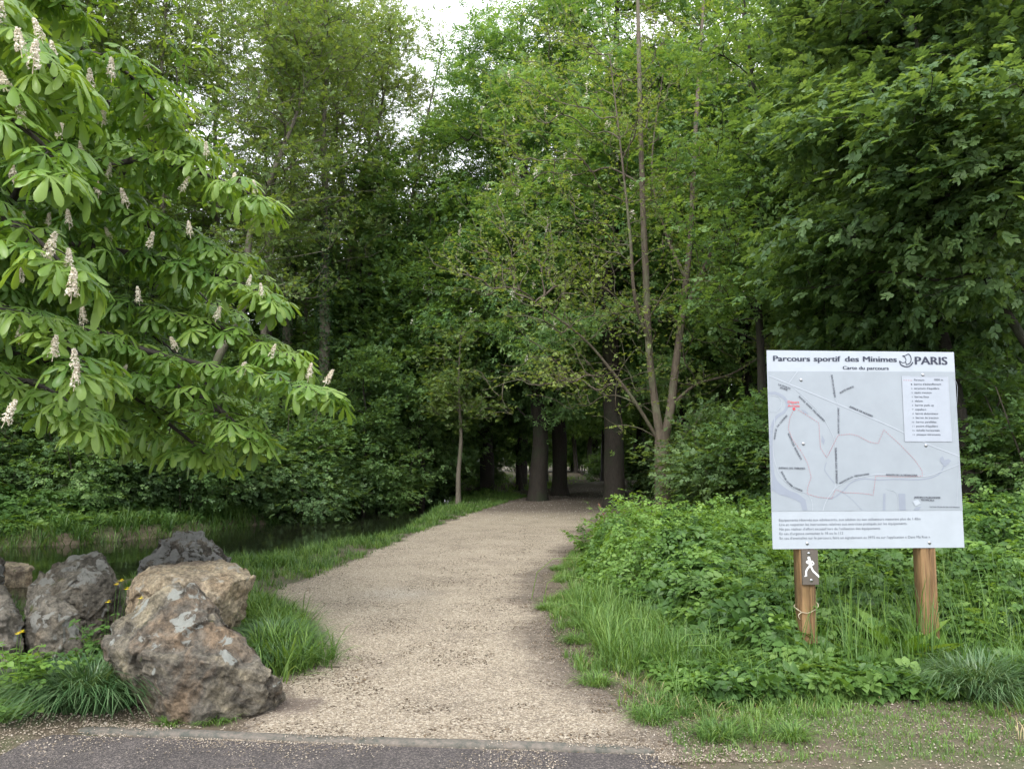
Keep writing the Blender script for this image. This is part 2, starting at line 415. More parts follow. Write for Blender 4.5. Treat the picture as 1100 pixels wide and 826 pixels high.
# water
m, n, l, b = mat('stream_water')
b.inputs['Base Color'].default_value = (.012, .015, .008, 1); b.inputs['Roughness'].default_value = .06; b.inputs['Specular IOR Level'].default_value = .5
geo = n.new('ShaderNodeNewGeometry'); nz = noisen(n, l, 2.2, 3, .5, geo.outputs['Position'])
bp = n.new('ShaderNodeBump'); bp.inputs['Distance'].default_value = .02; bp.inputs['Strength'].default_value = .25
l.new(nz.outputs['Fac'], bp.inputs['Height']); l.new(bp.outputs[0], b.inputs['Normal'])
wx = np.linspace(-34, 12, 30); wy = np.linspace(4, 62, 40); X, Y = np.meshgrid(wx, wy); idx = np.arange(X.size).reshape(X.shape)
q = np.stack([idx[:-1, :-1], idx[:-1, 1:], idx[1:, 1:], idx[1:, :-1]], -1).reshape(-1, 4)
wo = link('stream_water', mesh_np('stream_water', np.stack([X.ravel(), Y.ravel(), np.full(X.size, WATER_Z)], 1), q, None, None, False, (m,))); tag(wo, kind='structure')

# path
ts = np.concatenate([np.arange(4.22, 14, .05), np.arange(14, 30, .12), np.arange(30, 75, .6)])
us = np.linspace(0, 1, 60)
jl = (fbm(xy3(ts * 0 + 3, ts, 2.3), 21, 4) - .5) * .5; jr = (fbm(xy3(ts * 0 + 9, ts, 2.0), 22, 4) - .5) * .7
XL = path_l(ts) + jl; XR = path_r(ts) + jr
X = XL[:, None] * (1 - us) + XR[:, None] * us; Y = np.repeat(ts[:, None], len(us), 1)
Z = hgt(X, Y) + .006 + .012 * (fbm(xy3(X.ravel(), Y.ravel(), 1.2), 30, 3).reshape(X.shape) - .5) * np.minimum(us, 1 - us) * 4
Z -= (.06 * (1 - sstep(4.22, 4.34, ts)))[:, None]; Z[:, 0] -= .03; Z[:, -1] -= .03
idx = np.arange(X.size).reshape(X.shape); q = np.stack([idx[:-1, :-1], idx[:-1, 1:], idx[1:, 1:], idx[1:, :-1]], -1).reshape(-1, 4)
m, n, l, b = mat('gravel_path')
me = mesh_np('path', np.stack([X.ravel(), Y.ravel(), Z.ravel()], 1), q, None, None, True, (m,))
ev = np.minimum(X - XL[:, None], (XR[:, None] - X)).ravel()
ev2 = (XR[:, None] - X).ravel()
at = me.attributes.new('edge', 'FLOAT', 'POINT'); at.data.foreach_set('value', ev.astype(np.float32))
at = me.attributes.new('edge_right', 'FLOAT', 'POINT'); at.data.foreach_set('value', ev2.astype(np.float32))
geo = n.new('ShaderNodeNewGeometry'); pos = geo.outputs['Position']
vo = n.new('ShaderNodeTexVoronoi'); vo.inputs['Scale'].default_value = 85; l.new(pos, vo.inputs['Vector'])
rv = rampn(n, [(0, (.20, .163, .118)), (.35, (.35, .295, .22)), (.7, (.455, .395, .305)), (1, (.61, .55, .45))])
sx = n.new('ShaderNodeSeparateColor'); l.new(vo.outputs['Color'], sx.inputs[0]); l.new(sx.outputs[0], rv.inputs[0])
nb = noisen(n, l, 1.3, 5, .6, pos); nm = noisen(n, l, 9, 6, .7, pos); nf = noisen(n, l, 45, 5, .75, pos, 1.5)
rb = rampn(n, [(.35, (.92, .90, .88)), (.65, (1.07, 1.05, 1.03))]); l.new(nb.outputs['Fac'], rb.inputs[0])
c = mixc(n, l, 1.0, rv.outputs[0], rb.outputs[0], 'MULTIPLY')
# dark litter flecks
mp = n.new('ShaderNodeMapping'); mp.inputs['Scale'].default_value = (1, 2.0, 1); l.new(pos, mp.inputs[0])
nd = noisen(n, l, 26, 5, .75, mp.outputs[0], 2.5)
ma = n.new('ShaderNodeMath'); ma.operation = 'MULTIPLY_ADD'; ma.inputs[1].default_value = .30; l.new(nb.outputs['Fac'], ma.inputs[0]); l.new(nd.outputs['Fac'], ma.inputs[2])
rd = rampn(n, [(.655, (0, 0, 0)), (.72, (.8, .8, .8))]); l.new(ma.outputs[0], rd.inputs[0])
c = mixc(n, l, rd.outputs[0], c, (.085, .065, .05))
# edges covered with dark soil and leaf litter, wider on the right and in the wood
ed = n.new('ShaderNodeAttribute'); ed.attribute_name = 'edge'; er = n.new('ShaderNodeAttribute'); er.attribute_name = 'edge_right'
def mrange(src, a, b2, c2, d2, sm=True):
    r = n.new('ShaderNodeMapRange'); r.interpolation_type = 'SMOOTHSTEP'
    for i, v in enumerate((a, b2, c2, d2)): r.inputs[i + 1].default_value = v
    l.new(src, r.inputs[0]); return r.outputs[0]
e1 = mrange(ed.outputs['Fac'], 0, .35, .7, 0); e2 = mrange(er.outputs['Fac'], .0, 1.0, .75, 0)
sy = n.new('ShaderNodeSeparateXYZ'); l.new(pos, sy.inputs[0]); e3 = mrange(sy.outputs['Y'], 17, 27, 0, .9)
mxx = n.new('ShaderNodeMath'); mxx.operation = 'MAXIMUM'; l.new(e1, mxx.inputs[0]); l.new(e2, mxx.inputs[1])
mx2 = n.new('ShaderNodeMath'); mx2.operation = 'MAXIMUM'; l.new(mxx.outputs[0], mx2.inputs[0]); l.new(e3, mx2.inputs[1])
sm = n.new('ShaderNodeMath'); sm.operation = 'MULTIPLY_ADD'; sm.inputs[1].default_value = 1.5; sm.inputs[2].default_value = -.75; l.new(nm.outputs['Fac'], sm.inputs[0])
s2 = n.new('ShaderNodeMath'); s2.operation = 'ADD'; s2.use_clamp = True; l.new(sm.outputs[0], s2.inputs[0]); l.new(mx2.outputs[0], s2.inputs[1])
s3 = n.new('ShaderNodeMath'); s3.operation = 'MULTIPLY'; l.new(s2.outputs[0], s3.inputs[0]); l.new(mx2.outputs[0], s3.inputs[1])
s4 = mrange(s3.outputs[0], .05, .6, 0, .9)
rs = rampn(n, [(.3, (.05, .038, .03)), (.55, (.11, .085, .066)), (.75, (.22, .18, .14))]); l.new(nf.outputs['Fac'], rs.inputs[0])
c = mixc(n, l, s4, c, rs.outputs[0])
# darker patch near the front rock
vd = n.new('ShaderNodeVectorMath'); vd.operation = 'DISTANCE'; l.new(pos, vd.inputs[0]); pp = G(318, 758); vd.inputs[1].default_value = (pp[0], pp[1], 0)
dn = n.new('ShaderNodeMath'); dn.operation = 'MULTIPLY_ADD'; dn.inputs[1].default_value = .35; l.new(nm.outputs['Fac'], dn.inputs[0]); l.new(vd.outputs['Value'], dn.inputs[2])
dw = mrange(dn.outputs[0], .27, .40, .8, 0); c = mixc(n, l, dw, c, (.12, .09, .075))
# pale worn patch
vd = n.new('ShaderNodeVectorMath'); vd.operation = 'DISTANCE'; l.new(pos, vd.inputs[0]); pp = G(428, 638); vd.inputs[1].default_value = (pp[0], pp[1], 0)
dn = n.new('ShaderNodeMath'); dn.operation = 'MULTIPLY_ADD'; dn.inputs[1].default_value = .9; l.new(nm.outputs['Fac'], dn.inputs[0]); l.new(vd.outputs['Value'], dn.inputs[2])
dw = mrange(dn.outputs[0], .4, 1.1, .5, 0); c = mixc(n, l, dw, c, (.44, .40, .34))
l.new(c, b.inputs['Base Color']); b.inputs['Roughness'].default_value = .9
bp = n.new('ShaderNodeBump'); bp.inputs['Distance'].default_value = .012; bp.inputs['Strength'].default_value = .9
ha = n.new('ShaderNodeMath'); ha.operation = 'ADD'; l.new(vo.outputs['Distance'], ha.inputs[0]); l.new(nf.outputs['Fac'], ha.inputs[1])
l.new(ha.outputs[0], bp.inputs['Height']); l.new(bp.outputs[0], b.inputs['Normal'])
M['path'] = m
tag(link('path', me), kind='structure')

# asphalt + kerb
ka = G(84, 787); kb = G(702, 809)
m, n, l, b = mat('asphalt')
geo = n.new('ShaderNodeNewGeometry'); pos = geo.outputs['Position']
vo = n.new('ShaderNodeTexVoronoi'); vo.inputs['Scale'].default_value = 130; l.new(pos, vo.inputs['Vector'])
sx = n.new('ShaderNodeSeparateColor'); l.new(vo.outputs['Color'], sx.inputs[0])
rv = rampn(n, [(0, (.04, .036, .036)), (.6, (.075, .066, .065)), (.9, (.16, .14, .13))]); l.new(sx.outputs[1], rv.inputs[0])
nb = noisen(n, l, 2.5, 5, .7, pos); rb = rampn(n, [(.35, (.7, .68, .68)), (.65, (1.15, 1.12, 1.1))]); l.new(nb.outputs['Fac'], rb.inputs[0])
c = mixc(n, l, 1.0, rv.outputs[0], rb.outputs[0], 'MULTIPLY')
n3 = noisen(n, l, 55, 3, .7, pos); r3 = rampn(n, [(.64, (0, 0, 0)), (.69, (.5, .5, .5))]); l.new(n3.outputs['Fac'], r3.inputs[0])
c = mixc(n, l, r3.outputs[0], c, (.36, .30, .23))
l.new(c, b.inputs['Base Color']); b.inputs['Roughness'].default_value = .85
bp = n.new('ShaderNodeBump'); bp.inputs['Distance'].default_value = .008; l.new(vo.outputs['Distance'], bp.inputs['Height']); l.new(bp.outputs[0], b.inputs['Normal'])
outline = [(ka[0] - .10, ka[1] - .07), (ka[0] - .19, ka[1] - .16), (ka[0] - .24, 3.6), (-3.4, 2.6), (-8, 1.8), (-60, 1.2), (-60, -30), (60, -30), (60, 1.2), (8, 1.8), (3.2, 2.4), (1.7, 3.0), (1.05, 3.6), (kb[0] + .10, kb[1] - .24), (kb[0] - .0, kb[1] - .16), (kb[0] + .01, kb[1] - .07)]
V = [(x, y, .012) for x, y in outline]
import bmesh
bm = bmesh.new(); bmesh.ops.triangle_fill
f = bm.faces.new([bm.verts.new(v) for v in V]); bmesh.ops.triangulate(bm, faces=[f])
me = bpy.data.meshes.new('road'); bm.to_mesh(me); bm.free(); me.materials.append(m)
o = link('road', me); tag(o, kind='structure'); o.location.z = .004
# kerb
kd = unit((kb - ka)[None])[0]; kn = np.array([-kd[1], kd[0], 0])
prof = [(-.055, -.05), (-.055, .016), (-.046, .028), (-.02, .034), (.02, .034), (.045, .029), (.055, .016), (.055, -.05)]
ln = np.linalg.norm(kb - ka); ks = np.arange(0, ln + .02, .03); V = []; kk = len(prof)
for s_ in ks:
    e = min(1, .25 + min(s_, ln - s_) / .05) * .8
    for (a_, z_) in prof:
        p_ = ka + kd * s_ + kn * a_ * e
        V.append((p_[0], p_[1], z_ * (.6 + .4 * e) + .004 * math.sin(s_ * 3)))
V = np.array(V); V += (fbm(V * 14, 8, 3) - .5)[:, None] * np.array([.004, .006, .004])
q = [(i * kk + j, i * kk + j + 1, (i + 1) * kk + j + 1, (i + 1) * kk + j) for i in range(len(ks) - 1) for j in range(kk - 1)]
m, n, l, b = mat('worn_concrete'); geo = n.new('ShaderNodeNewGeometry')
nz = noisen(n, l, 16, 8, .8, geo.outputs['Position']); r = rampn(n, [(.36, (.05, .06, .05)), (.55, (.15, .13, .11)), (.8, (.26, .23, .19))]); l.new(nz.outputs['Fac'], r.inputs[0])
l.new(r.outputs[0], b.inputs['Base Color']); b.inputs['Roughness'].default_value = .9
bp = n.new('ShaderNodeBump'); bp.inputs['Distance'].default_value = .01; l.new(nz.outputs['Fac'], bp.inputs['Height']); l.new(bp.outputs[0], b.inputs['Normal'])
tag(link('kerb', mesh_np('kerb', V, q, [(0, kk - 1, kk // 2)], None, True, (m,))), kind='structure')

# loose chippings, litter
def chips(name, npts, region, size, mat_, label, cat, seed, zfun=None, flat=.45):
    rg = np.random.default_rng(seed); buf = Buf()
    x, y = region(rg, npts); z = hgt(x, y) + .008
    OCT = tm([(1, 0, 0), (0, 1, 0), (-1, 0, 0), (0, -1, 0), (0, 0, flat), (0, 0, -flat)], None, [(0, 1, 4), (1, 2, 4), (2, 3, 4), (3, 0, 4), (1, 0, 5), (2, 1, 5), (3, 2, 5), (0, 3, 5)])
    n_ = len(x); ax = rg.normal(size=(n_, 3)) * (1, 1, .25); nr = np.tile([0, 0, 1.], (n_, 1)) + rg.normal(size=(n_, 3)) * .3
    fr = frames(ax, nr) * np.stack([rg.uniform(.4, 1, n_), rg.uniform(.7, 1.3, n_), rg.uniform(.6, 1.2, n_)], 1)[:, None, :]
    scatter(buf, OCT, np.stack([x, y, z], 1), fr, rg.uniform(size[0], size[1], n_), rg.uniform(0, 1, n_))
    o = link(name, buf.mesh(name, mat_)); tag(o, label, cat, None, 'stuff'); return o
def chip_mat(name, stops):
    m, n, l, b = mat(name); at = n.new('ShaderNodeAttribute'); at.attribute_name = 'tone'
    r = rampn(n, stops); l.new(at.outputs['Fac'], r.inputs[0]); l.new(r.outputs[0], b.inputs['Base Color']); b.inputs['Roughness'].default_value = .85; return m
M['chip'] = chip_mat('chippings', [(0, (.16, .125, .09)), (.4, (.28, .23, .17)), (.8, (.40, .34, .27)), (1, (.52, .47, .40))])
M['litter'] = chip_mat('leaf_litter', [(0, (.04, .03, .02)), (.6, (.1, .07, .045)), (1, (.2, .14, .08))])
def reg_path(rg, n_):
    y = 4.25 + 8 * rg.random(n_) ** 1.7; u = rg.random(n_); a = path_l(y) - .05; b_ = path_r(y) + .25
    return a + (b_ - a) * u, y
chips('path_chippings', 26000, reg_path, (.0025, .0075), M['chip'], 'pale wood and stone chippings scattered over the path', 'gravel', 1)
def reg_lit(rg, n_):
    y = 4.25 + 14 * rg.random(n_) ** 1.5; a = path_l(y); b_ = path_r(y) + .3; u = 1 - rg.random(n_) ** 1.8 * .98
    x = a + (b_ - a) * u; k = fbm(xy3(x, y, 2.5), 77, 4) > .475
    return x[k], y[k]
chips('leaf_litter', 36000, reg_lit, (.004, .012), M['litter'], 'dark bud scales and leaf litter strewn over the path', 'leaf litter', 2, flat=.15)
def reg_front(rg, n_):
    a = rg.random(n_) < .5
    x = np.where(a, rg.uniform(-3.2, -2.2, n_), rg.uniform(.6, 3.6, n_)); y = rg.uniform(3.7, 5.3, n_)
    return x, y
chips('roadside_gravel', 9000, reg_front, (.003, .009), M['chip'], 'loose gravel on bare soil beside the road edge', 'gravel', 3)
def reg_road(rg, n_): 
    x = rg.uniform(-2.4, .9, n_); y = np.interp(x, [ka[0], kb[0]], [ka[1], kb[1]]) - .07 - .7 * rg.random(n_) ** 1.8; k = fbm(xy3(x, y, 2.2), 3, 3) + .25 * (rg.random(n_) - .5) > .5
    return x[k], y[k]
def reg_kerb(rg, n_):
    x = rg.uniform(ka[0], kb[0] + .1, n_); y = np.interp(x, [ka[0], kb[0]], [ka[1], kb[1]]) + rg.normal(size=n_) * .03 + .02; k = fbm(xy3(x, y, 2.0), 13, 3) > .47
    return x[k], y[k]
o = chips('kerb_grit', 2600, reg_kerb, (.003, .007), M['chip'], 'pale grit washed over the sunken kerb', 'gravel', 6); o.location.z = .028
o = chips('road_grit', 7000, reg_road, (.0025, .007), M['chip'], 'pale grit lying on the dark asphalt by the kerb', 'gravel', 4); o.location.z = .014
def reg_petal(rg, n_):
    y = rg.uniform(20, 42, n_); x = rg.uniform(-2, 8, n_); d, wd = stream_d(x, y); k = d > wd + .5
    return x[k], y[k]
M['petal_litter'] = chip_mat('fallen_petals', [(0, (.3, .26, .2)), (1, (.7, .66, .6))])
chips('fallen_petals', 5000, reg_petal, (.008, .02), M['petal_litter'], 'pale fallen blossom petals carpeting ground under the chestnuts', 'petals', 5)
#@@TREES
# ------------------------------------------------------------------ trees
def px_x(px, D): return (px - 550) / F * D
def grow(trunks, attr, order_axis=None, up_pen=.9, step=1.1):
    """connect attraction points to the trunk with the shortest sensible limbs"""
    pos = []; par = []; trk = []; trad = []
    for pts, ra, rb in trunks:
        pts = np.asarray(pts, float); first = True
        L_ = np.concatenate([[0], np.cumsum(np.linalg.norm(np.diff(pts, axis=0), axis=1))])
        m_ = max(3, int(L_[-1] / .5)); ss = np.linspace(0, L_[-1], m_)
        q_ = np.stack([np.interp(ss, L_, pts[:, i]) for i in range(3)], 1)
        for j, p_ in enumerate(q_):
            if first and pos:
                d_ = np.linalg.norm(np.array(pos) - p_, axis=1); par.append(int(d_.argmin()))
            else: par.append(len(pos) - 1 if not first else -1)
            first = False
            pos.append(p_); trk.append(True); trad.append(ra + (rb - ra) * (ss[j] / L_[-1]) ** 1.3)
    nt_ = len(pos); cap = nt_ + len(attr) * 8
    A = np.zeros((cap, 3)); A[:nt_] = np.array(pos); plen = np.zeros(cap); n_ = nt_
    T = A[:nt_]
    d2 = np.array([np.min(np.linalg.norm(T - a, axis=1)) for a in attr]); order = np.argsort(d2)
    tips = np.zeros(len(attr), int)
    rg = np.random.default_rng(len(attr))
    for ai in order:
        a = attr[ai]; dv = A[:n_] - a; d = np.linalg.norm(dv, axis=1)
        cost = d + .25 * plen[:n_] + up_pen * np.maximum(0, dv[:, 2] + .25 * d)
        j = int(cost.argmin()); dd = d[j]; k = min(7, int(dd // step)); last = j; p0 = A[j].copy()
        for s_ in range(k):
            t = (s_ + 1) / (k + 1)
            mid = p0 * (1 - t) + a * t; mid = mid + rg.normal(size=3) * .03 * dd + np.array([0, 0, .10 * dd * math.sin(math.pi * t)])
            A[n_] = mid; par.append(last); trk.append(False); trad.append(0); plen[n_] = plen[last] + dd / (k + 1); last = n_; n_ += 1
        A[n_] = a; par.append(last); trk.append(False); trad.append(0); plen[n_] = plen[last] + dd / (k + 1); tips[ai] = n_; n_ += 1
    return A[:n_], np.array(par), np.array(trk), np.array(trad), tips
def skeleton_mesh(buf, A, par, trk, trad, tip_r=.006, expo=.5, k=5, rmax=.12, skip_thin=0):
    n_ = len(A); cnt = np.zeros(n_); haschild = np.zeros(n_, bool)
    haschild[par[par >= 0]] = True; cnt[~haschild] = 1
    order = range(n_ - 1, -1, -1)
    for i in order:
        if par[i] >= 0 and not trk[i]: cnt[par[i]] += cnt[i]
    r = np.minimum(tip_r * np.maximum(cnt, 1) ** expo, rmax)
    e = np.where((~trk) & (par >= 0))[0]
    pe = par[e]; gp = par[pe]
    T0 = np.where((gp >= 0)[:, None] & (~trk[pe])[:, None], A[pe] - A[np.maximum(gp, 0)], A[e] - A[pe] + np.array([0, 0, .25]))
    rp = np.where(trk[pe], np.minimum(r[e] * 1.15, trad[pe] * .7 + .003), r[pe]); rp = np.minimum(rp, r[e] * 1.6 + .004)
    big = r[e] > .02
    tubes(buf, A[pe][big], A[e][big], T0[big], rp[big], r[e][big], k + 2, 4)
    tubes(buf, A[pe][~big], A[e][~big], T0[~big], rp[~big], r[e][~big], 4, 3)
    return r
def foliate(buf, A, par, tips, rg, n, sig, size, tmpls, up=.75, droop=.15, drift=None, spread=(0, 1.1), outward=None, tone=(.5, .18)):
    tips = np.asarray(tips); k = len(tips) * n
    ii = np.repeat(tips, n); d = A[ii] - A[par[ii]]
    t = rg.uniform(spread[0], spread[1], k)[:, None]
    pos = A[par[ii]] * (1 - t) + A[ii] * t + rg.normal(size=(k, 3)) * np.array(sig)
    ax = unit(d) * .6 + rg.normal(size=(k, 3)) * (.8, .8, .35) + (0, 0, -droop)
    if outward is not None: ax = ax + unit(pos - outward) * .8
    nr = np.array([0, 0, up]) + rg.normal(size=(k, 3)) * .38
    if outward is not None: nr = nr + unit(pos - outward) * .6
    fr = frames(ax, nr); sz = rg.uniform(size[0], size[1], k)
    ctone = rg.normal(size=len(tips)) * .1
    tn = np.clip(rg.normal(tone[0], tone[1], k) + np.repeat(ctone, n), 0, 1)
    which = rg.integers(0, len(tmpls), k)
    for w_ in range(len(tmpls)):
        s_ = which == w_
        if s_.any(): scatter(buf, tmpls[w_], pos[s_], fr[s_], sz[s_], tn[s_])
def crown_pts(ells, rg, nsub, csig, shell=.45):
    out = []
    for (cx, cy, cz, rx, ry, rz, nc) in ells:
        d = unit(rg.normal(size=(nc, 3))); rad = shell + (1 - shell) * rg.random(nc) ** .6
        rad *= .85 + .3 * fbm(d * 2.2 + cx, 5, 2)
        c = np.array([cx, cy, cz]) + d * rad[:, None] * np.array([rx, ry, rz])
        s_ = c[:, None, :] + rg.normal(size=(nc, nsub, 3)) * np.array(csig)
        out.append(s_.reshape(-1, 3))
    return np.concatenate(out)
def make_tree(name, label, cat, group, loc, trunks, attr, leaf, bark, rg, tip_r=.006, rmax=.12, fol=None, step=1.1, trunk_k=12, up_pen=.9, rough=.2, min_z=.4):
    root = empty(name, loc, label, cat, group)
    attr = attr[attr[:, 2] > min_z]
    A, par, trk, trad, tips = grow(trunks, attr, step=step, up_pen=up_pen)
    tb = Buf()
    for i, (pts, ra, rb) in enumerate(trunks):
        n_ = len(pts); rr = ra + (rb - ra) * np.linspace(0, 1, n_) ** 1.3
        if i == 0:
            pts = np.array(pts, float); q1_ = pts[0] + (pts[1] - pts[0]) * min(.5, .75 / (np.linalg.norm(pts[1] - pts[0]) + 1e-6)); pts = np.vstack([pts[:1], q1_[None], pts[1:]])
            rr = np.concatenate([[rr[0] * 1.4], rr[:1] * 1.02, rr[1:]])
        poly_tube(tb, pts, rr, trunk_k if ra > .08 else 7, rough, seed=i + 3, sub=8 if ra > .08 else 5, caps=False)
    skeleton_mesh(tb, A, par, trk, trad, tip_r, .5, 5, rmax)
    link('trunk', tb.mesh(name + '_trunk', bark, True), root)
    cb = Buf()
    for f_ in (fol if isinstance(fol, list) else [fol]): foliate(cb, A, par, tips, rg, **f_)
    link('crown', cb.mesh(name + '_crown', leaf), root)
    return root, (A, par, tips)
def copy_tree(src, name, label, group, loc, rz=0, sc=1.0, scz=None):
    r = src.copy(); COL.objects.link(r); r.location = [float(v) for v in loc]; r.rotation_euler = (0, 0, rz)
    r.scale = (sc, sc, scz or sc); r['label'] = label; r.name = name
    if group: r['group'] = group
    elif 'group' in r.keys(): del r['group']
    for ch in list(src.children):
        c = ch.copy(); COL.objects.link(c); c.parent = r
    return r
def gz(x, y): return float(hgt(np.array([x]), np.array([y]))[0])
def at(px, D, dz=0): x = px_x(px, D); return (x, D, gz(x, D) + dz)

# ---- prototypes -------------------------------------------------------
def stem(h, lean=(0, 0), wob=.15, n=7, rg=None, start=(0, 0)):
    z = np.linspace(-.15, h, n); o = np.zeros((n, 3)); o[:, 2] = z
    o[:, 0] = start[0] + lean[0] * (z / h); o[:, 1] = start[1] + lean[1] * (z / h)
    o[1:, :2] += rg.normal(size=(n - 1, 2)) * wob; return o
rg = np.random.default_rng(11)
chest_fol = dict(n=13, sig=(.34, .34, .22), size=(.15, .24), tmpls=[PALM_LO], up=.7, droop=.35, outward=np.array([0, 0, 7.]))
at_ = crown_pts([(0, 0, 8.5, 4.6, 4.6, 5.6, 90), (0, 0, 15, 3.9, 3.9, 5.2, 75)], rg, 10, (.42, .42, .24))
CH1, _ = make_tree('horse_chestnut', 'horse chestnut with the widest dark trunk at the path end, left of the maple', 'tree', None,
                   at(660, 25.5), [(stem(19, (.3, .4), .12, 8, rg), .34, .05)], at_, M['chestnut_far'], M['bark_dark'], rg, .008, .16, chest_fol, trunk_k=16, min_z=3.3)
def candle_mesh(nm, k, rad, h, sz, seed, npc=1):
    """blossom spikes: many little petals round an axis"""
    rg_ = np.random.default_rng(seed); nb_ = k; z = rg_.random(nb_) ** .8
    a = rg_.uniform(0, 6.283, nb_); r_ = rad * (1 - .82 * z) * rg_.uniform(.55, 1, nb_)
    pos = np.stack([np.cos(a) * r_, np.sin(a) * r_, z * h], 1)
    return pos, a
CAN_P, CAN_A = candle_mesh('c', 16, .055, .2, .03, 3)
def add_candles(root, data, count, seed, hscale=1.0, front=None, zmin=4, label=None):
    A, par, tips = data; rg_ = np.random.default_rng(seed)
    c = A[tips]; rad = np.hypot(c[:, 0], c[:, 1])
    sel = np.argsort(-(rad + rg_.random(len(rad)) * 2 + np.where(c[:, 1] < 0, 1.2, -1)))[:count * 3]; sel = rg_.permutation(sel)[:count]
    buf = Buf()
    for i in sel:
        p0 = c[i] + rg_.normal(size=3) * .15 + unit((c[i] * (1, 1, .0))[None])[0] * .35; s_ = hscale * rg_.uniform(.8, 1.2)
        pos = p0 + CAN_P * s_; n_ = len(pos)
        fr = frames(rg_.normal(size=(n_, 3)), rg_.normal(size=(n_, 3)))
        scatter(buf, KITE, pos, fr, np.full(n_, .055 * s_), rg_.uniform(.2, .9, n_))
    link('blossom', buf.mesh('blossom', M['petal']), root)
add_candles(CH1, _, 90, 5, 1.15)
at_ = crown_pts([(0, 0, 7.5, 4.9, 4.9, 5.0, 90), (0, 0, 14, 4.4, 4.4, 6.2, 90)], rg, 10, (.45, .45, .24))
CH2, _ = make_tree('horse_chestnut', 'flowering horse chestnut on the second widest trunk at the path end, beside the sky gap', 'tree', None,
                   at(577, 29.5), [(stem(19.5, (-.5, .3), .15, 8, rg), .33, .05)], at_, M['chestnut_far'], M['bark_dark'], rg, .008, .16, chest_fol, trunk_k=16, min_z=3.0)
add_candles(CH2, _, 120, 6, 1.2)
# broad leaf wood tree, dense
wood_fol = dict(n=9, sig=(.4, .4, .2), size=(.22, .36), tmpls=SPRAY, up=.8, droop=.2, outward=np.array([0, 0, 6.]))
at_ = crown_pts([(0, 0, 9, 4.2, 4.2, 6.5, 95), (.5, 0, 16, 3.3, 3.3, 5.0, 60)], rg, 10, (.42, .42, .17))
WD1, _ = make_tree('woodland_tree', 'dense green tree in the wood just right of the maple, above its low branch', 'tree', None,
                   at(800, 27), [(stem(20, (.5, .3), .2, 8, rg), .2, .03)], at_, M['green'], M['bark_dark'], rg, .007, .12, wood_fol)
at_ = crown_pts([(0, 0, 6, 3.3, 3.3, 4.0, 60), (-.3, 0, 11, 2.8, 2.8, 4.0, 50)], rg, 10, (.42, .42, .17))
WD2, _ = make_tree('woodland_tree', 'mid height green tree beyond the stream, right of the two ivy clad trunks', 'tree', None,
                   at(425, 31), [(stem(14, (-.3, .2), .2, 7, rg), .15, .03)], at_, M['green'], M['bark_dark'], rg, .007, .1, wood_fol, min_z=.8)
# slender open trees, pale spring leaves, sky between the twigs
def slender(label, loc, seed, h, lean, nst=1, name='slender_tree', clusters=78, ivy=None, fs=1.0, bark='bark_grey', r0=.14, leaf='sparse', nleaf=7, rx=2.6, z0=.52):
    rg_ = np.random.default_rng(seed); tr = []
    for s_ in range(nst):
        tr.append((stem(h * rg_.uniform(.85, 1), (lean[0] + (s_ - (nst - 1) / 2) * 2.2, lean[1] + rg_.normal() * .5), .1, 8, rg_), r0 * (1 if s_ == 0 else .8), .02))
    at_ = crown_pts([(lean[0] * .75, lean[1] * .75, h * (z0 + .16), rx, rx, h * .36, clusters), (lean[0], lean[1], h * .88, rx * .7, rx * .7, h * .16, clusters // 2)], rg_, 9, (.38, .38, .22), .2)
    return make_tree(name, label, 'tree', None, loc, tr, at_, M[leaf], M[bark], rg_, .0065, .06,
                     dict(n=nleaf, sig=(.18, .18, .09), size=(.12 * fs, .22 * fs), tmpls=SPRAY, up=.5, droop=.1), up_pen=2.0, min_z=2)
SL1, _ = slender('slender grey trunk left of the ivy clad trunks, with thin crown against the sky', at(272, 27), 31, 20, (.6, 0))
SL2, _ = slender('leaning pale grey trunk slanting up to the right behind the blossoming chestnut branches', at(196, 23), 32, 17, (3.4, .4), name='leaning_tree', r0=.16)
SL3, _ = slender('open crowned tree with several upright stems just left of the sky gap', at(388, 30), 33, 21, (.8, 0), nst=3)
# ---- maple with two stems beside the path ----------------------------
rgm = np.random.default_rng(77); D0 = 20.5
mb = np.array(at(713, D0))
def loc_(px, py, D): return P(px, py, D) - mb
st = [loc_(713, 556, D0), loc_(713, 530, D0), loc_(712, 495, D0), loc_(711, 462, D0)]
left = [loc_(709, 470, D0), loc_(704, 435, D0), loc_(698, 385, 20.4), loc_(694, 300, 20.3), loc_(690, 200, 20.2), loc_(687, 90, 20), loc_(684, -40, 20), loc_(680, -150, 20)]
right = [loc_(714, 470, D0), loc_(721, 435, D0), loc_(727, 385, 20.6), loc_(735, 320, 20.8), loc_(742, 250, 21), loc_(746, 160, 21.2), loc_(752, 60, 21.5), loc_(762, -90, 21.8)]
low = [loc_(708, 474, D0), loc_(682, 432, 20.1), loc_(655, 396, 19.8), loc_(625, 362, 19.5), loc_(575, 325, 19.0)]
low2 = [loc_(724, 432, 20.5), loc_(750, 412, 20.3), loc_(785, 402, 20.1), loc_(822, 380, 19.9)]
mid1 = [loc_(699, 372, 20.4), loc_(682, 320, 19.8), loc_(677, 255, 19.5), loc_(668, 170, 19.2), loc_(655, 60, 19)]
mid2 = [loc_(731, 345, 20.8), loc_(760, 280, 20.6), loc_(790, 215, 20.3), loc_(815, 120, 20.2), loc_(835, 20, 20)]
mid3 = [loc_(737, 300, 20.9), loc_(715, 250, 21.4), loc_(700, 180, 21.8), loc_(712, 80, 22)]
cl_ = []
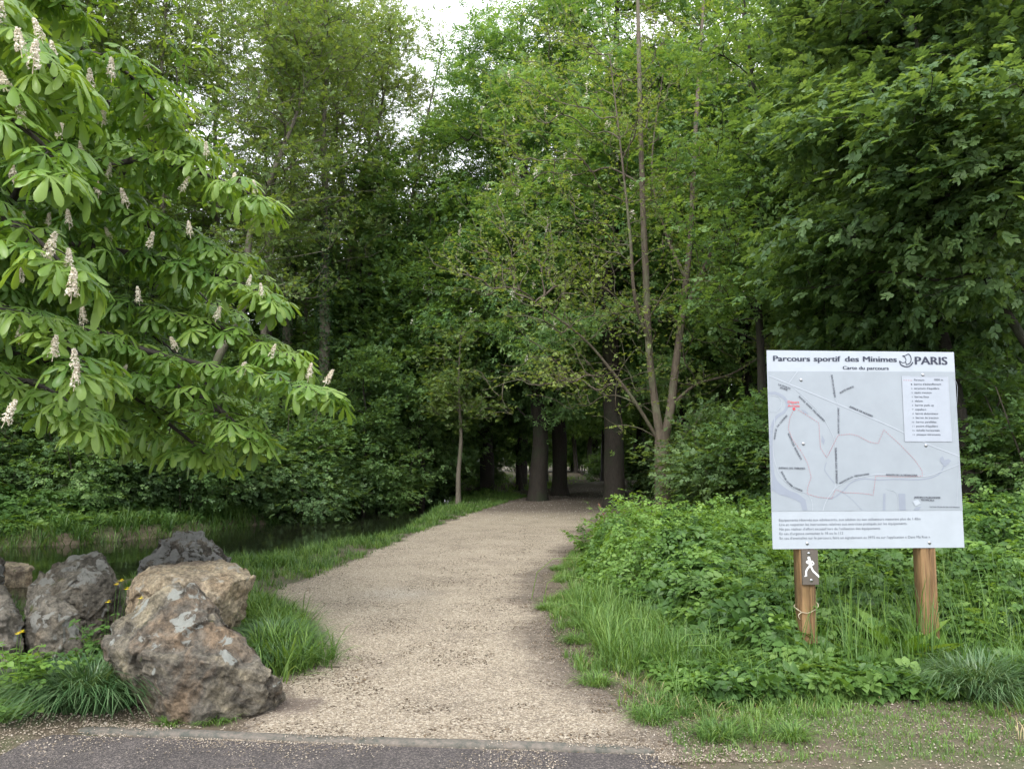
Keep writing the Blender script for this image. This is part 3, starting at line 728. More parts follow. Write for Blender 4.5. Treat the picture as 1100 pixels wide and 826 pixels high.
for _i in range(240):
    a = rgm.uniform(0, 6.283); rr = rgm.random() ** .55
    px = 672 + 170 * rr * math.cos(a); py = 190 + 265 * rr * math.sin(a)
    if py > 330 and px > 700 and rgm.random() < .5: continue
    cl_.append(loc_(px, py, 20.3 + rgm.normal() * 1.5))
for _i in range(26):
    px = rgm.uniform(480, 660); cl_.append(loc_(px, 300 + rgm.normal() * 45 + (px - 560) * .35, 19.2 + rgm.normal() * .6))
for _i in range(10): px = rgm.uniform(730, 850); cl_.append(loc_(px, 395 - (px - 730) * .25 + rgm.normal() * 25, 20 + rgm.normal() * .4))
cl_ = np.array(cl_); at_ = (cl_[:, None] + rgm.normal(size=(len(cl_), 7, 3)) * (.38, .38, .26)).reshape(-1, 3)
make_tree('maple_tree', 'young maple with brown trunk forking into two stems and sparse yellow green leaves', 'tree', None, mb,
          [(st, .24, .205), (left, .115, .03), (right, .125, .03), (low, .052, .015), (low2, .045, .01), (mid1, .06, .012), (mid2, .065, .012), (mid3, .055, .012)],
          at_, M['maple'], M['bark_maple'], rgm, .0055, .045,
          dict(n=6, sig=(.13, .13, .08), size=(.07, .12), tmpls=SPRAY, up=.45, droop=.05), step=.6, trunk_k=18, up_pen=1.8)
# sapling on the left edge of the path
rgs = np.random.default_rng(5)
at_ = crown_pts([(0, 0, 4.4, 1.5, 1.5, 1.9, 34)], rgs, 7, (.3, .3, .2))
make_tree('sapling', 'thin sapling on the grass bank between the stream and the path end', 'tree', None, at(493, 26.5),
          [(stem(6, (.1, 0), .05, 6, rgs), .085, .015)], at_, M['sparse'], M['bark_grey'], rgs, .005, .03, dict(n=7, sig=(.16, .16, .12), size=(.13, .2), tmpls=SPRAY, up=.6), min_z=2.2)
# copies of the chestnuts down the avenue
for nm, lb, px, D, rz, sc, src in [
    ('horse_chestnut', 'slimmer dark chestnut trunk between the two thick trunks at path end', 601, 33.5, 2.1, .95, CH1),
    ('horse_chestnut', 'chestnut whose dark trunk stands left of the path, right behind the thin sapling', 524, 36, 4.0, 1.0, CH2),
    ('horse_chestnut', 'chestnut further back to the right of the widest dark trunk, behind the maple', 735, 33, 1.0, .95, CH2)]:
    copy_tree(src, nm, lb, None, at(px, D), rz, sc)
for px, D, rz, sc, src in [(470, 44, 1, .8, CH2), (560, 43, 5, .95, CH1), (690, 45, 3, .95, CH2), (770, 42, .4, 1, CH1), (585, 52, 2, .9, CH2), (500, 54, .9, .9, CH1), (800, 55, 2.2, 1, CH2), (720, 60, 3, 1, CH1)]:
    copy_tree(src, 'horse_chestnut', 'horse chestnut standing deep in the shade beyond the end of the path', 'chestnuts deep beyond the path end', at(px, D), rz, sc)
# ---- left bank and left background -----------------------------------
ivy_spots = [(341, 28, 'right one of the two ivy clad trunks in the left wood', 0.2, 1.0), (307, 30, 'left one of the two ivy clad trunks in the left wood', 1.7, .95)]
for k, (px, D, lb, rz, sc) in enumerate(ivy_spots):
    r, _d = slender(lb, at(px, D), 50 + k, 20, (.2, 0), name='ivy_clad_tree', r0=.24, clusters=50, nleaf=6)
    rgi = np.random.default_rng(60 + k); n_ = 5200; a = rgi.uniform(0, 6.283, n_); z = rgi.uniform(0, 11.5, n_)
    wv = .36 + .16 * fbm(np.stack([np.cos(a), np.sin(a), z * .9], 1) * 1.5, 4, 3); wv = wv * (1 - z / 22)
    TA = _d[0][:36]; tx = np.interp(z, TA[:, 2], TA[:, 0]); ty = np.interp(z, TA[:, 2], TA[:, 1])
    pos = np.stack([tx + np.cos(a) * wv, ty + np.sin(a) * wv, z], 1); out = np.stack([np.cos(a), np.sin(a), np.zeros(n_)], 1)
    fr = frames(rgi.normal(size=(n_, 3)) * .5 + (0, 0, -.7), out + rgi.normal(size=(n_, 3)) * .35 + (0, 0, .3))
    b_ = Buf(); scatter(b_, KITE, pos, fr, rgi.uniform(.07, .13, n_), rgi.uniform(.1, .9, n_)); link('ivy', b_.mesh('ivy', M['ivy']), r)
for px, D, rz, sc, src, lb in [
    (165, 25, 2.0, 1.0, SL1, 'upright slender grey trunk above the left blossoming branches'),
    (238, 31, 3.5, 1.1, SL1, 'thin tree with straight grey stem just right of the leaning trunk'),
    (300, 33, .8, 1.0, SL3, 'several stemmed open tree behind the left ivy clad trunk'),
    (120, 29, 4.0, 1.1, SL3, 'several stemmed tree showing through the chestnut leaves at upper left'),
    (350, 36, 5.0, 1.15, SL3, 'tall open tree behind the right ivy clad trunk'),
    (50, 24, 1.2, 1.0, SL1, 'slender tree hidden behind the flowering branches at far left')]:
    copy_tree(src, 'slender_tree', lb, None, at(px, D), rz, sc)
copy_tree(SL1, 'slender_tree', 'thin open tree standing at the left border of the sky gap', None, at(408, 34), 2.7, 1.12)
copy_tree(SL2, 'slender_tree', 'thin leaning tree low in the sky gap', None, at(418, 38), .7, 1.0)
for px, D, rz, sc, scz, lb in [
    (20, 27, .3, 1.0, .9, 'dense tree behind the leftmost blossoming branches'),
    (110, 33, 1.3, 1.0, .95, 'dense tree behind the drooping chestnut leaves, left of the leaning trunk'),
    (215, 38, 2.3, .95, .75, 'dense green tree filling the gap behind the leaning grey trunk'),
    (475, 38, 3.3, .85, .62, 'low dense tree right below the gap of open sky')]:
    copy_tree(WD1, 'woodland_tree', lb, None, at(px, D), rz, sc, scz)
for px, D, rz, sc, lb in [
    (395, 26.5, 1.0, .42, 'small bushy tree right of the ivy clad trunk on the far bank'),
    (470, 33.5, 2.0, .72, 'bushy tree left behind the thin sapling'),
    (300, 25, 4.0, .34, 'small bushy tree below the left ivy clad trunk'),
    (150, 24, 5.0, .62, 'small dark bushy tree under the drooping chestnut leaves'),
    (60, 22, 2.5, .6, 'small dark bushy tree on the far bank at far left'),
    (560, 38, .5, .75, 'bushy tree in the shade between the chestnut trunks'),
    (392, 30, 1.9, .78, 'green tree rising between the right ivy clad trunk and the sky gap'),
    (452, 29, 3.6, .74, 'green tree on the far bank directly below the sky gap'),
    (255, 35, .9, .95, 'green tree filling the wood between the leaning trunk and the ivy clad trunks'),
    (350, 40, .2, 1.05, 'green tree in the wood far behind the right ivy clad trunk'),
    (232, 26, 3.0, .4, 'small bushy tree in the shade beneath the leaning grey trunk')]:
    copy_tree(WD2, 'bushy_tree', lb, None, at(px, D), rz, sc)
for px, D, rz, sc, lb in [(-180, 18, .4, .95, 'broad tree added left of the frame to shade the far bank'), (-60, 22.5, 2.4, 1.0, 'broad tree added to shade the far bank, behind the leftmost blossoms')]:
    copy_tree(WD1, 'woodland_tree', lb, None, at(px, D), rz, sc)  # trees added so their crowns shade the left bank
far = np.random.default_rng(9)
for k in range(46):
    D = far.uniform(44, 95); px = far.uniform(-60, 1160)
    if 405 < px < 485 and True: continue
    sc = far.uniform(.85, 1.15)
    if px < 410: sc *= .8
    copy_tree([WD1, WD1, WD2, CH1][k % 4], 'woodland_tree', 'tree of the far wood closing off the view between the nearer trees', 'trees of the far wood', at(px, D), far.uniform(0, 6.28), sc)
for k, px in enumerate([395, 420, 445, 470, 492, 340, 300]):
    copy_tree(WD2, 'woodland_tree', 'tree of the far wood closing off the view between the nearer trees', 'trees of the far wood', at(px, 48 + 5 * (k % 4)), k * 1.3, .75)
# ---- right hand wood --------------------------------------------------
rgr = np.random.default_rng(15)
horn = dict(n=9, sig=(.26, .26, .12), size=(.15, .26), tmpls=SPRAY_HI, up=.8, droop=.55, outward=np.array([0, 0, 5.]))
hb = np.array(at(1130, 12.5))
def c_(px, py, D): return tuple(P(px, py, D) - hb)
ell = []
for (px, py, D, rx, ry, rz_, n_) in [(960, 60, 13, 1.7, 2.0, 1.4, 22), (1060, 40, 12.5, 1.8, 2.2, 1.6, 24), (900, 150, 12.5, 1.2, 1.5, .8, 14), (1000, 150, 11.2, 1.3, 1.3, .6, 20),
                                     (1080, 170, 11.5, 1.3, 1.5, .9, 16), (930, 250, 13, 1.4, 1.8, .8, 18), (1040, 270, 12.5, 1.5, 1.6, .9, 16), (1000, -120, 12.5, 3.2, 3.2, 1.8, 45), (1160, 120, 12.5, 2, 2.5, 2.4, 26), (890, 20, 14, 1.0, 1.4, 1.0, 10)]:
    ell.append((*c_(px, py, D), rx, ry, rz_, n_))
at_ = crown_pts(ell, rgr, 10, (.32, .32, .14), .1)
t1 = [np.array([0, 0, -.2]), c_(1125, 440, 12.5), c_(1118, 330, 12.5), c_(1112, 220, 12.5), c_(1100, 100, 12.5), c_(1080, -40, 12.5), c_(1060, -200, 12.6)]
t2 = [c_(1122, 400, 12.5), c_(1060, 300, 12.4), c_(1010, 200, 12.3), c_(990, 90, 12.3), c_(975, -40, 12.5)]
make_tree('hornbeam_tree', 'dense hornbeam at the right edge with drooping sprays of leaves hanging over the sign', 'tree', None, hb,
          [([np.array(v) for v in t1], .17, .06), ([np.array(v) for v in t2], .08, .02)], at_, M['hornbeam'], M['bark_dark'], rgr, .005, .06, horn, step=.7, trunk_k=14, up_pen=.5)
# leaning dark trunk right of the sign
lb_ = np.array(at(1047, 13.5))
ell = [(*(P(px, py, D) - lb_), rx, ry, rz_, n_) for (px, py, D, rx, ry, rz_, n_) in [(960, 330, 15, 2.2, 1.8, 1.0, 26), (1060, 350, 15, 1.8, 1.6, .8, 20), (880, 300, 16, 1.8, 1.8, 1.2, 22), (930, 180, 16, 2.4, 2.2, 2.0, 34), (900, 60, 16.5, 1.6, 2.2, 2.0, 24)]]
at_ = crown_pts(ell, rgr, 9, (.35, .35, .16), .1)
t1 = [np.array([0, 0, -.2]), P(1040, 520, 13.6) - lb_, P(1030, 440, 13.8) - lb_, P(1010, 350, 14.2) - lb_, P(985, 280, 14.6) - lb_, P(960, 200, 15) - lb_, P(945, 80, 15.3) - lb_, P(940, -60, 15.5) - lb_]
make_tree('leaning_tree', 'tree with dark trunk rising behind the sign\'s right edge and leaning left', 'tree', None, lb_, [(t1, .14, .03)], at_, M['hornbeam'], M['bark_dark'], rgr, .005, .06, horn, step=.7, up_pen=.5)
# thin dark tree left of the sign
rg8 = np.random.default_rng(8)
at_ = crown_pts([(0, 0, 6.0, 2.2, 2.2, 2.2, 36), (0, 0, 10, 2.2, 2.2, 3, 36)], rg8, 9, (.35, .35, .2))
TH, _ = make_tree('slim_dark_tree', 'slim dark trunked tree directly behind the left edge of the sign', 'tree', None, at(821, 17.5), [(stem(13, (-.1, 0), .06, 8, rg8), .11, .02)], at_, M['green'], M['bark_dark'], rg8, .005, .05,
          dict(n=7, sig=(.28, .28, .14), size=(.17, .27), tmpls=SPRAY, up=.8, droop=.3), min_z=3.2)
for px, D, rz, sc, lb in [(935, 21, 2, 1.15, 'slim tree in the wood behind the middle of the sign'), (1010, 19, 4, 1.05, 'slim tree in the wood above the right corner of the sign'), (1110, 17, 1, 1.2, 'slim dark tree at the far right edge behind the hornbeam'),
                          (870, 25, 5, 1.3, 'slim tree further back above the left half of the sign'), (775, 31, 3, 1.4, 'slim tree far behind, between the maple and the sign')]:
    copy_tree(TH, 'slim_dark_tree', lb, None, at(px, D), rz, sc)
for px, D, rz, sc, scz, lb in [(900, 30, .3, 1.05, 1, 'dense tree deep in the wood behind the sign'), (1000, 27, 1.3, 1.1, 1, 'dense tree deep in the wood above the sign\'s right half'), (1090, 25, 2.3, 1.0, .9, 'dense tree deep in the wood at the right edge'),
                               (1060, 38, 2, 1.1, 1, 'dense tree far back at the right behind the hornbeam')]:
    copy_tree(WD1, 'woodland_tree', lb, None, at(px, D), rz, sc, scz)
# ---- shrubs -----------------------------------------------------------
rgh = np.random.default_rng(19)
ORD = ['first', 'second', 'third', 'fourth', 'fifth', 'sixth', 'seventh', 'eighth', 'ninth', 'tenth', 'eleventh']
def shrub_proto(label, loc, seed, h, r, leaf='green', size=(.13, .22)):
    rg_ = np.random.default_rng(seed); st_ = []
    for k in range(6):
        a = k * 1.05 + rg_.normal() * .3; st_.append(([np.array([.1 * math.cos(a), .1 * math.sin(a), -.1]), np.array([.35 * r * math.cos(a), .35 * r * math.sin(a), h * .45]), np.array([.6 * r * math.cos(a), .6 * r * math.sin(a), h * .85])], .025, .008))
    at_ = crown_pts([(0, 0, h * .55, r, r, h * .5, 60)], rg_, 9, (.25, .25, .13), .3)
    return make_tree('shrub', label, 'shrub', 'understorey shrubs', loc, st_, at_, M[leaf], M['bark_twig'], rg_, .003, .02,
                     dict(n=8, sig=(.2, .2, .1), size=size, tmpls=SPRAY, up=.85, droop=.25, outward=np.array([0, 0, h * .4])), min_z=.1)[0]
SH1 = shrub_proto('taller leafy shrub on the far bank left of the thin sapling', at(415, 27.5), 71, 3.0, 1.7)
SH2 = shrub_proto('leafy shrub directly behind the left half of the sign', at(905, 15), 72, 2.3, 1.4, 'hornbeam')
for k, (px, D) in enumerate([(575, 72), (600, 80), (625, 76), (650, 84), (675, 78), (700, 74), (555, 78), (610, 95), (640, 100), (585, 98), (670, 104), (720, 88), (745, 80), (530, 84)]):
    copy_tree(SH1, 'shrub', 'small bright leafy shrub at the far end of the path opening', 'shrubs at the far end of the path', at(px, D), k * 1.3, 1.7, 2.4)
left_sh = [(-20, 19), (40, 20), (95, 19.5), (150, 20.5), (200, 21), (255, 22.5), (305, 24), (350, 27), (385, 30), (440, 31), (455, 34), (330, 23.5), (15, 25), (70, 26), (130, 27), (190, 28), (250, 29), (300, 32), (520, 44), (450, 40), (400, 36), (412, 33)]
for k, (px, D) in enumerate(left_sh):
    lb = ORD[k] + ' leafy shrub from the left in the front row on the far bank' if k < 11 else 'leafy shrub in the shade behind the front row on the far bank'
    copy_tree([SH1, SH2][k % 2], 'shrub', lb, 'understorey shrubs', at(px, D), k * 1.7, rgh.uniform(.8, 1.25))
right_sh = [(770, 19), (830, 20), (780, 24), (850, 17), (960, 16.5), (1010, 15), (1075, 14.5), (1130, 13), (740, 27), (880, 22), (940, 24), (1000, 22), (1060, 20), (1120, 18), (700, 34), (820, 30), (760, 38), (650, 58), (690, 50)]
for k, (px, D) in enumerate(right_sh):
    lb = ORD[k] + ' leafy shrub from the maple in the front row behind the sign' if k < 8 else 'leafy shrub in the shade deep behind the sign'
    copy_tree([SH2, SH1][k % 2], 'shrub', lb, 'understorey shrubs', at(px, D), k * 2.1, rgh.uniform(.75, 1.2))
# ------------------------------------------------------------------ near horse chestnut at the left
rgc = np.random.default_rng(42)
tb0 = np.array([-7.6, 7.2, 0.0]); tb0[2] = gz(-7.6, 7.2)
CT = empty('horse_chestnut', tb0, 'near horse chestnut reaching in from the left edge with big bright leaves and blossom spikes', 'tree')
trunk_pts = [np.array([0, 0, -.2]), np.array([.05, 0, 1.2]), np.array([.1, .1, 2.6]), np.array([.0, .2, 4.2]), np.array([-.2, .3, 6.5]), np.array([-.1, .2, 9]), np.array([0, 0, 12])]
wb = Buf(); poly_tube(wb, trunk_pts, [.42, .33, .3, .26, .2, .13, .04], 16, .15, 3, sub=8, caps=False)
LIMBS = [  # (photo px, py, depth) way points, twig reach, spacing
    ([(-40, 62, 6.4), (40, 66, 6.2), (100, 58, 6.4), (142, 84, 6.6), (178, 122, 6.8)], .5),
    ([(-60, 140, 7.2), (60, 118, 7.2), (130, 112, 7.2), (185, 138, 7.2), (214, 160, 7.2)], .6),
    ([(-80, 270, 7.6), (5, 222, 7.3), (30, 193, 7.1), (90, 187, 7.0), (150, 172, 7.0), (215, 186, 7.0), (262, 205, 7.0), (280, 219, 7.0)], .72),
    ([(30, 193, 7.1), (110, 218, 7.4), (170, 246, 7.5), (225, 262, 7.5), (255, 282, 7.4)], .7),
    ([(-80, 300, 7.2), (40, 262, 7.4), (130, 270, 7.5), (210, 290, 7.5), (262, 306, 7.3), (292, 322, 7.2)], .7),
    ([(-80, 330, 7.6), (60, 318, 7.8), (150, 330, 7.8), (230, 350, 7.5), (300, 378, 7.2), (318, 388, 7.2)], .7),
    ([(-80, 350, 7.2), (80, 352, 7.0), (160, 378, 7.0), (240, 396, 6.9), (300, 408, 6.8), (348, 424, 6.7)], .55),
    ([(-80, 380, 7.6), (60, 392, 7.6), (130, 420, 7.4), (190, 462, 7.2), (222, 490, 7.1)], .6),
    ([(100, 395, 7.2), (180, 412, 7.0), (230, 436, 6.9), (262, 466, 6.8), (270, 478, 6.8)], .45),
    ([(-80, 400, 6.2), (20, 408, 6.0), (70, 430, 5.9), (100, 458, 5.9)], .5),
    ([(-60, 340, 5.6), (0, 335, 5.4), (50, 350, 5.3), (85, 385, 5.3), (98, 405, 5.3)], .5),
    ([(-60, 240, 5.2), (0, 235, 5.0), (45, 262, 4.9), (80, 300, 4.9)], .5),
    ([(-60, 130, 5.0), (-10, 120, 4.9), (40, 150, 4.8), (70, 190, 4.8)], .5),
    ([(-60, 20, 5.0), (0, 30, 4.9), (40, 50, 4.8), (60, 85, 4.8)], .5),
    ([(-60, -60, 5.6), (20, -40, 5.6), (45, -20, 5.6), (68, 10, 5.8)], .4),
    ([(-80, 180, 8.2), (60, 225, 8.6), (140, 240, 8.8), (200, 300, 8.8), (230, 330, 8.6)], .8),
    ([(-80, 250, 8.2), (60, 300, 8.8), (150, 350, 9.0), (210, 400, 8.8), (235, 430, 8.6)], .8),
    ([(-80, 60, 8.2), (40, 100, 8.6), (110, 130, 8.8), (170, 190, 8.8)], .8),
    ([(-80, 360, 8.6), (30, 400, 8.8), (110, 440, 8.6), (160, 480, 8.4)], .7),
]
lv_pos = []; lv_ax = []; lv_n = []; lv_s = []; lv_t = []
tw0 = []; tw1 = []; twT = []; twr = []
def rosette(p, d, k, sz, tone):
    a0 = rgc.uniform(0, 6.28); up = np.array([0, 0, 1.])
    h = d * (1, 1, 0); h = h / (np.linalg.norm(h) + 1e-6); s_ = np.cross(h, up)
    for q_ in range(k):
        a = a0 + q_ * 6.283 / k + rgc.normal() * .3
        o = h * (math.cos(a) * .85 + .35) + s_ * math.sin(a)
        o = o / np.linalg.norm(o); el = rgc.uniform(-.55, .25)
        pet = o + up * (el + .15); pet /= np.linalg.norm(pet); pl = rgc.uniform(.08, .17) * sz / .2
        c = p + pet * pl
        ax = o + up * (el - .45); nn = up * .9 + o * .45 + rgc.normal(size=3) * .16
        lv_pos.append(c); lv_ax.append(ax); lv_n.append(nn); lv_s.append(sz * rgc.uniform(.75, 1.15)); lv_t.append(np.clip(tone + rgc.normal() * .14, 0, 1))
        tw0.append(p); tw1.append(c); twT.append(pet); twr.append((.0022, .0016))
tipsC = []
for pts, reach in LIMBS:
    W_ = np.array([P(*p_) for p_ in pts]) - tb0
    zt = W_[0][2]
    if pts[0][0] < -20:            # join it to the trunk
        j0 = np.array([0, .15, max(.9, zt - .9)]); W_ = np.vstack([j0, W_])
    r0 = .05 if len(pts) > 4 else .035
    C, Rr = poly_tube(wb, W_, np.linspace(r0, .008, len(W_)), 8, .12, 5, sub=8, caps=False)
    L_ = np.concatenate([[0], np.cumsum(np.linalg.norm(np.diff(C, axis=0), axis=1))])
    s0 = L_[-1] * (.25 if pts[0][0] < -20 else .1); side = 1
    for s_ in np.arange(s0, L_[-1], .09):
        i = min(len(C) - 2, int(np.searchsorted(L_, s_))); p = C[i]; t = unit((C[i + 1] - C[i])[None])[0]
        up = np.array([0, 0, 1.]); sd_ = np.cross(t, up); sd_ /= np.linalg.norm(sd_) + 1e-6
        fr_ = s_ / L_[-1]; side = -side
        ln_ = reach * rgc.uniform(.35, 1.05) * (1.0 - .62 * fr_ ** 2)
        d = sd_ * side * rgc.uniform(.7, 1.1) + t * rgc.uniform(.3, .9) + up * rgc.uniform(-.12, .28)
        d /= np.linalg.norm(d); e = p + d * ln_ + up * (-.12 * ln_)
        tw0.append(p); tw1.append(e); twT.append(d + up * .2); twr.append((.007, .004))
        sz = rgc.uniform(.15, .195)
        rosette(e, d, 5 if rgc.random() < .6 else 4, sz, .5 + .1 * (fr_ - .5)); tipsC.append(e)
        if ln_ > .35: rosette(p + (e - p) * .55 + up * .02, d, 3, sz * .9, .42)
    rosette(C[-1], t, 6, .19, .6); tipsC.append(C[-1])
# the rest of the crown above and to the left, out of the frame
ex = crown_pts([(-.5, .5, 8.2, 4.2, 4.2, 3.4, 120), (1.6, .8, 6.3, 2.6, 3.2, 1.2, 30), (-2.5, 0, 5, 3, 4, 2.6, 50), (-1.0, 2.5, 4.6, 2.6, 2.2, 2.0, 36)], rgc, 6, (.4, .4, .3), .4)
v = ex + tb0; vis = (413 - 0) / F
elev = F * ((v[:, 2] - CZ)) / v[:, 1]
ex = ex[(v[:, 0] < -0.66 * v[:, 1] - .4) | (elev > 700) & (v[:, 0] < -5.0) | (v[:, 1] > 9.2) & (v[:, 0] < -3.6 - (v[:, 1] - 9) * .3)]
A, par, trk, trad, tips = grow([(trunk_pts, .33, .04)], ex, step=1.0)
skeleton_mesh(wb, A, par, trk, trad, .008, .5, 5, .11)
tubes(wb, np.array(tw0), np.array(tw1), np.array(twT), np.array([a for a, b_ in twr]), np.array([b_ for a, b_ in twr]), 5, 3)
link('trunk', wb.mesh('chestnut_trunk', M['bark_black'], True), CT)
cb = Buf(); lv_pos = np.array(lv_pos); fr = frames(np.array(lv_ax), np.array(lv_n)); lv_s = np.array(lv_s); lv_t = np.array(lv_t); wh = rgc.integers(0, 4, len(lv_pos))
for k in range(4):
    s_ = wh == k; scatter(cb, PALM_HI[k], lv_pos[s_], fr[s_], lv_s[s_], lv_t[s_])
foliate(cb, A, par, tips, rgc, n=8, sig=(.3, .3, .2), size=(.16, .24), tmpls=[PALM_LO], up=.7, droop=.3, outward=np.array([0, 0, 5.]))
link('crown', cb.mesh('chestnut_crown', M['chestnut'], False), CT)
# blossom spikes: an axis, and many four petalled flowers round it
def spike_mesh(seed):
    rg_ = np.random.default_rng(seed); b_ = Buf(); n_ = 130
    z = rg_.random(n_) ** .85; a = rg_.uniform(0, 6.283, n_); r_ = .05 * (1 - .8 * z ** 1.2) * rg_.uniform(.55, 1.1, n_)
    c = np.stack([np.cos(a) * r_, np.sin(a) * r_, z * .23 + .02], 1); o = np.stack([np.cos(a), np.sin(a), .5 + 0 * a], 1)
    for q_ in range(4):
        ax = np.cross(o, rg_.normal(size=(n_, 3))); fr = frames(ax + o * .5, o)
        scatter(b_, KITE, c, fr, rg_.uniform(.014, .022, n_), rg_.uniform(.1, 1, n_))
    tubes(b_, np.array([[0, 0, -.03]]), np.array([[0, 0, .2]]), np.array([[0, 0, 1.]]), np.array([.004]), np.array([.002]), 5, 2, tone=0)
    return b_.mesh('blossom_spike', M['petal'])
SPM = [spike_mesh(s) for s in (1, 2, 3)]
for k, (px, py, D, sc) in enumerate([(24, 50, 4.6, 1.0), (36, 66, 4.6, 1.05), (46, 38, 4.7, .8), (60, 62, 5.0, .8), (50, 270, 4.9, 1.05), (75, 286, 5.0, .9), (77, 312, 4.9, 1.1), (57, 378, 5.2, .9), (81, 392, 5.2, .9), (80, 410, 5.2, .9),
                                     (4, 448, 5.2, 1.0), (21, 362, 5.4, .8), (62, 142, 5.6, .85), (98, 92, 6.2, 1.0), (120, 80, 6.2, 1.0), (88, 165, 7, .8), (117, 188, 7, .8), (106, 207, 6.9, .9), (137, 217, 6.9, 1.0), (194, 202, 7, .9), (222, 166, 7, .8),
                                     (250, 196, 7, .85), (275, 206, 7, .7), (120, 256, 7.4, .8), (258, 398, 6.8, 1.0), (290, 382, 7.1, .8), (331, 404, 6.8, .85), (349, 409, 6.7, .85), (282, 316, 7.2, .7), (266, 306, 7.3, .7), (52, 240, 7.3, .8), (24, 240, 7.3, .8), (15, 190, 6.6, 1), (75, 240, 7, 1), (160, 262, 7, .9), (205, 250, 7, .9), (90, 345, 6.6, 1), (150, 322, 7.2, .9), (232, 340, 7.2, .9), (20, 300, 5.4, .9), (110, 130, 7, 1), (160, 135, 7, .9), (190, 372, 7, .9), (128, 405, 7, .9), (28, 128, 4.9, .9), (8, 88, 4.8, 1), (0, 15, 4.8, 1)]):
    sc *= .7; p_ = P(px, py - 3, D - .22) - tb0; o = link('blossom_spike', SPM[k % 3], CT, p_ - np.array([0, 0, .1 * sc]))
    o.rotation_euler = (rgc.normal() * .22, .15 + rgc.normal() * .2, rgc.uniform(0, 6)); o.scale = (sc, sc, sc)
# ------------------------------------------------------------------ rocks
def rock_mat(name, base, second, third, lichen, spots=.0, up_lichen=.55, seed=0., red=None):
    m, n, l, b = mat(name); tc = n.new('ShaderNodeTexCoord'); mp = n.new('ShaderNodeMapping'); mp.inputs['Location'].default_value = (seed, seed * 2.1, 0)
    l.new(tc.outputs['Object'], mp.inputs[0]); pos = mp.outputs[0]
    n1 = noisen(n, l, 2.6, 6, .6, pos, .6); n2 = noisen(n, l, 11, 8, .72, pos); n3 = noisen(n, l, 45, 6, .75, pos)
    r1 = rampn(n, [(.38, base), (.5, second), (.62, third)]); l.new(n1.outputs['Fac'], r1.inputs[0])
    r2 = rampn(n, [(.3, (.25, .24, .23)), (.48, (.85, .85, .85)), (.72, (1.7, 1.66, 1.6))]); l.new(n2.outputs['Fac'], r2.inputs[0])
    c = mixc(n, l, 1.0, r1.outputs[0], r2.outputs[0], 'MULTIPLY')
    r3 = rampn(n, [(.3, (.45, .45, .45)), (.6, (1.3, 1.3, 1.3))]); l.new(n3.outputs['Fac'], r3.inputs[0])
    c = mixc(n, l, 1.0, c, r3.outputs[0], 'MULTIPLY')
    # lichen on the upper surfaces
    geo = n.new('ShaderNodeNewGeometry'); sx = n.new('ShaderNodeSeparateXYZ'); l.new(tc.outputs['Object'], sx.inputs[0])
    nl = noisen(n, l, 6.5, 5, .62, pos, .8)
    ad = n.new('ShaderNodeMath'); ad.operation = 'MULTIPLY_ADD'; ad.inputs[1].default_value = .22; l.new(sx.outputs['Z'], ad.inputs[0]); l.new(nl.outputs['Fac'], ad.inputs[2])
    r4 = rampn(n, [(up_lichen + .1, (0, 0, 0)), (up_lichen + .13, (1, 1, 1))]); l.new(ad.outputs[0], r4.inputs[0])
    lc = mixc(n, l, n3.outputs['Fac'], tuple(v * .75 for v in lichen), tuple(min(1, v * 1.2) for v in lichen))
    c = mixc(n, l, r4.outputs[0], c, lc)
    # moss in pockets
    nm_ = noisen(n, l, 4.1, 5, .6, pos, 1.2); r5 = rampn(n, [(.66, (0, 0, 0)), (.72, (.8, .8, .8))]); l.new(nm_.outputs['Fac'], r5.inputs[0])
    c = mixc(n, l, r5.outputs[0], c, (.06, .07, .02))
    l.new(c, b.inputs['Base Color']); b.inputs['Roughness'].default_value = .9; b.inputs['Specular IOR Level'].default_value = .3
    bp = n.new('ShaderNodeBump'); bp.inputs['Distance'].default_value = .05; bp.inputs['Strength'].default_value = 1.0; l.new(n2.outputs['Fac'], bp.inputs['Height'])
    b2 = n.new('ShaderNodeBump'); b2.inputs['Distance'].default_value = .008; b2.inputs['Strength'].default_value = 1.0; l.new(n3.outputs['Fac'], b2.inputs['Height']); l.new(bp.outputs[0], b2.inputs['Normal'])
    l.new(b2.outputs[0], b.inputs['Normal']); return m
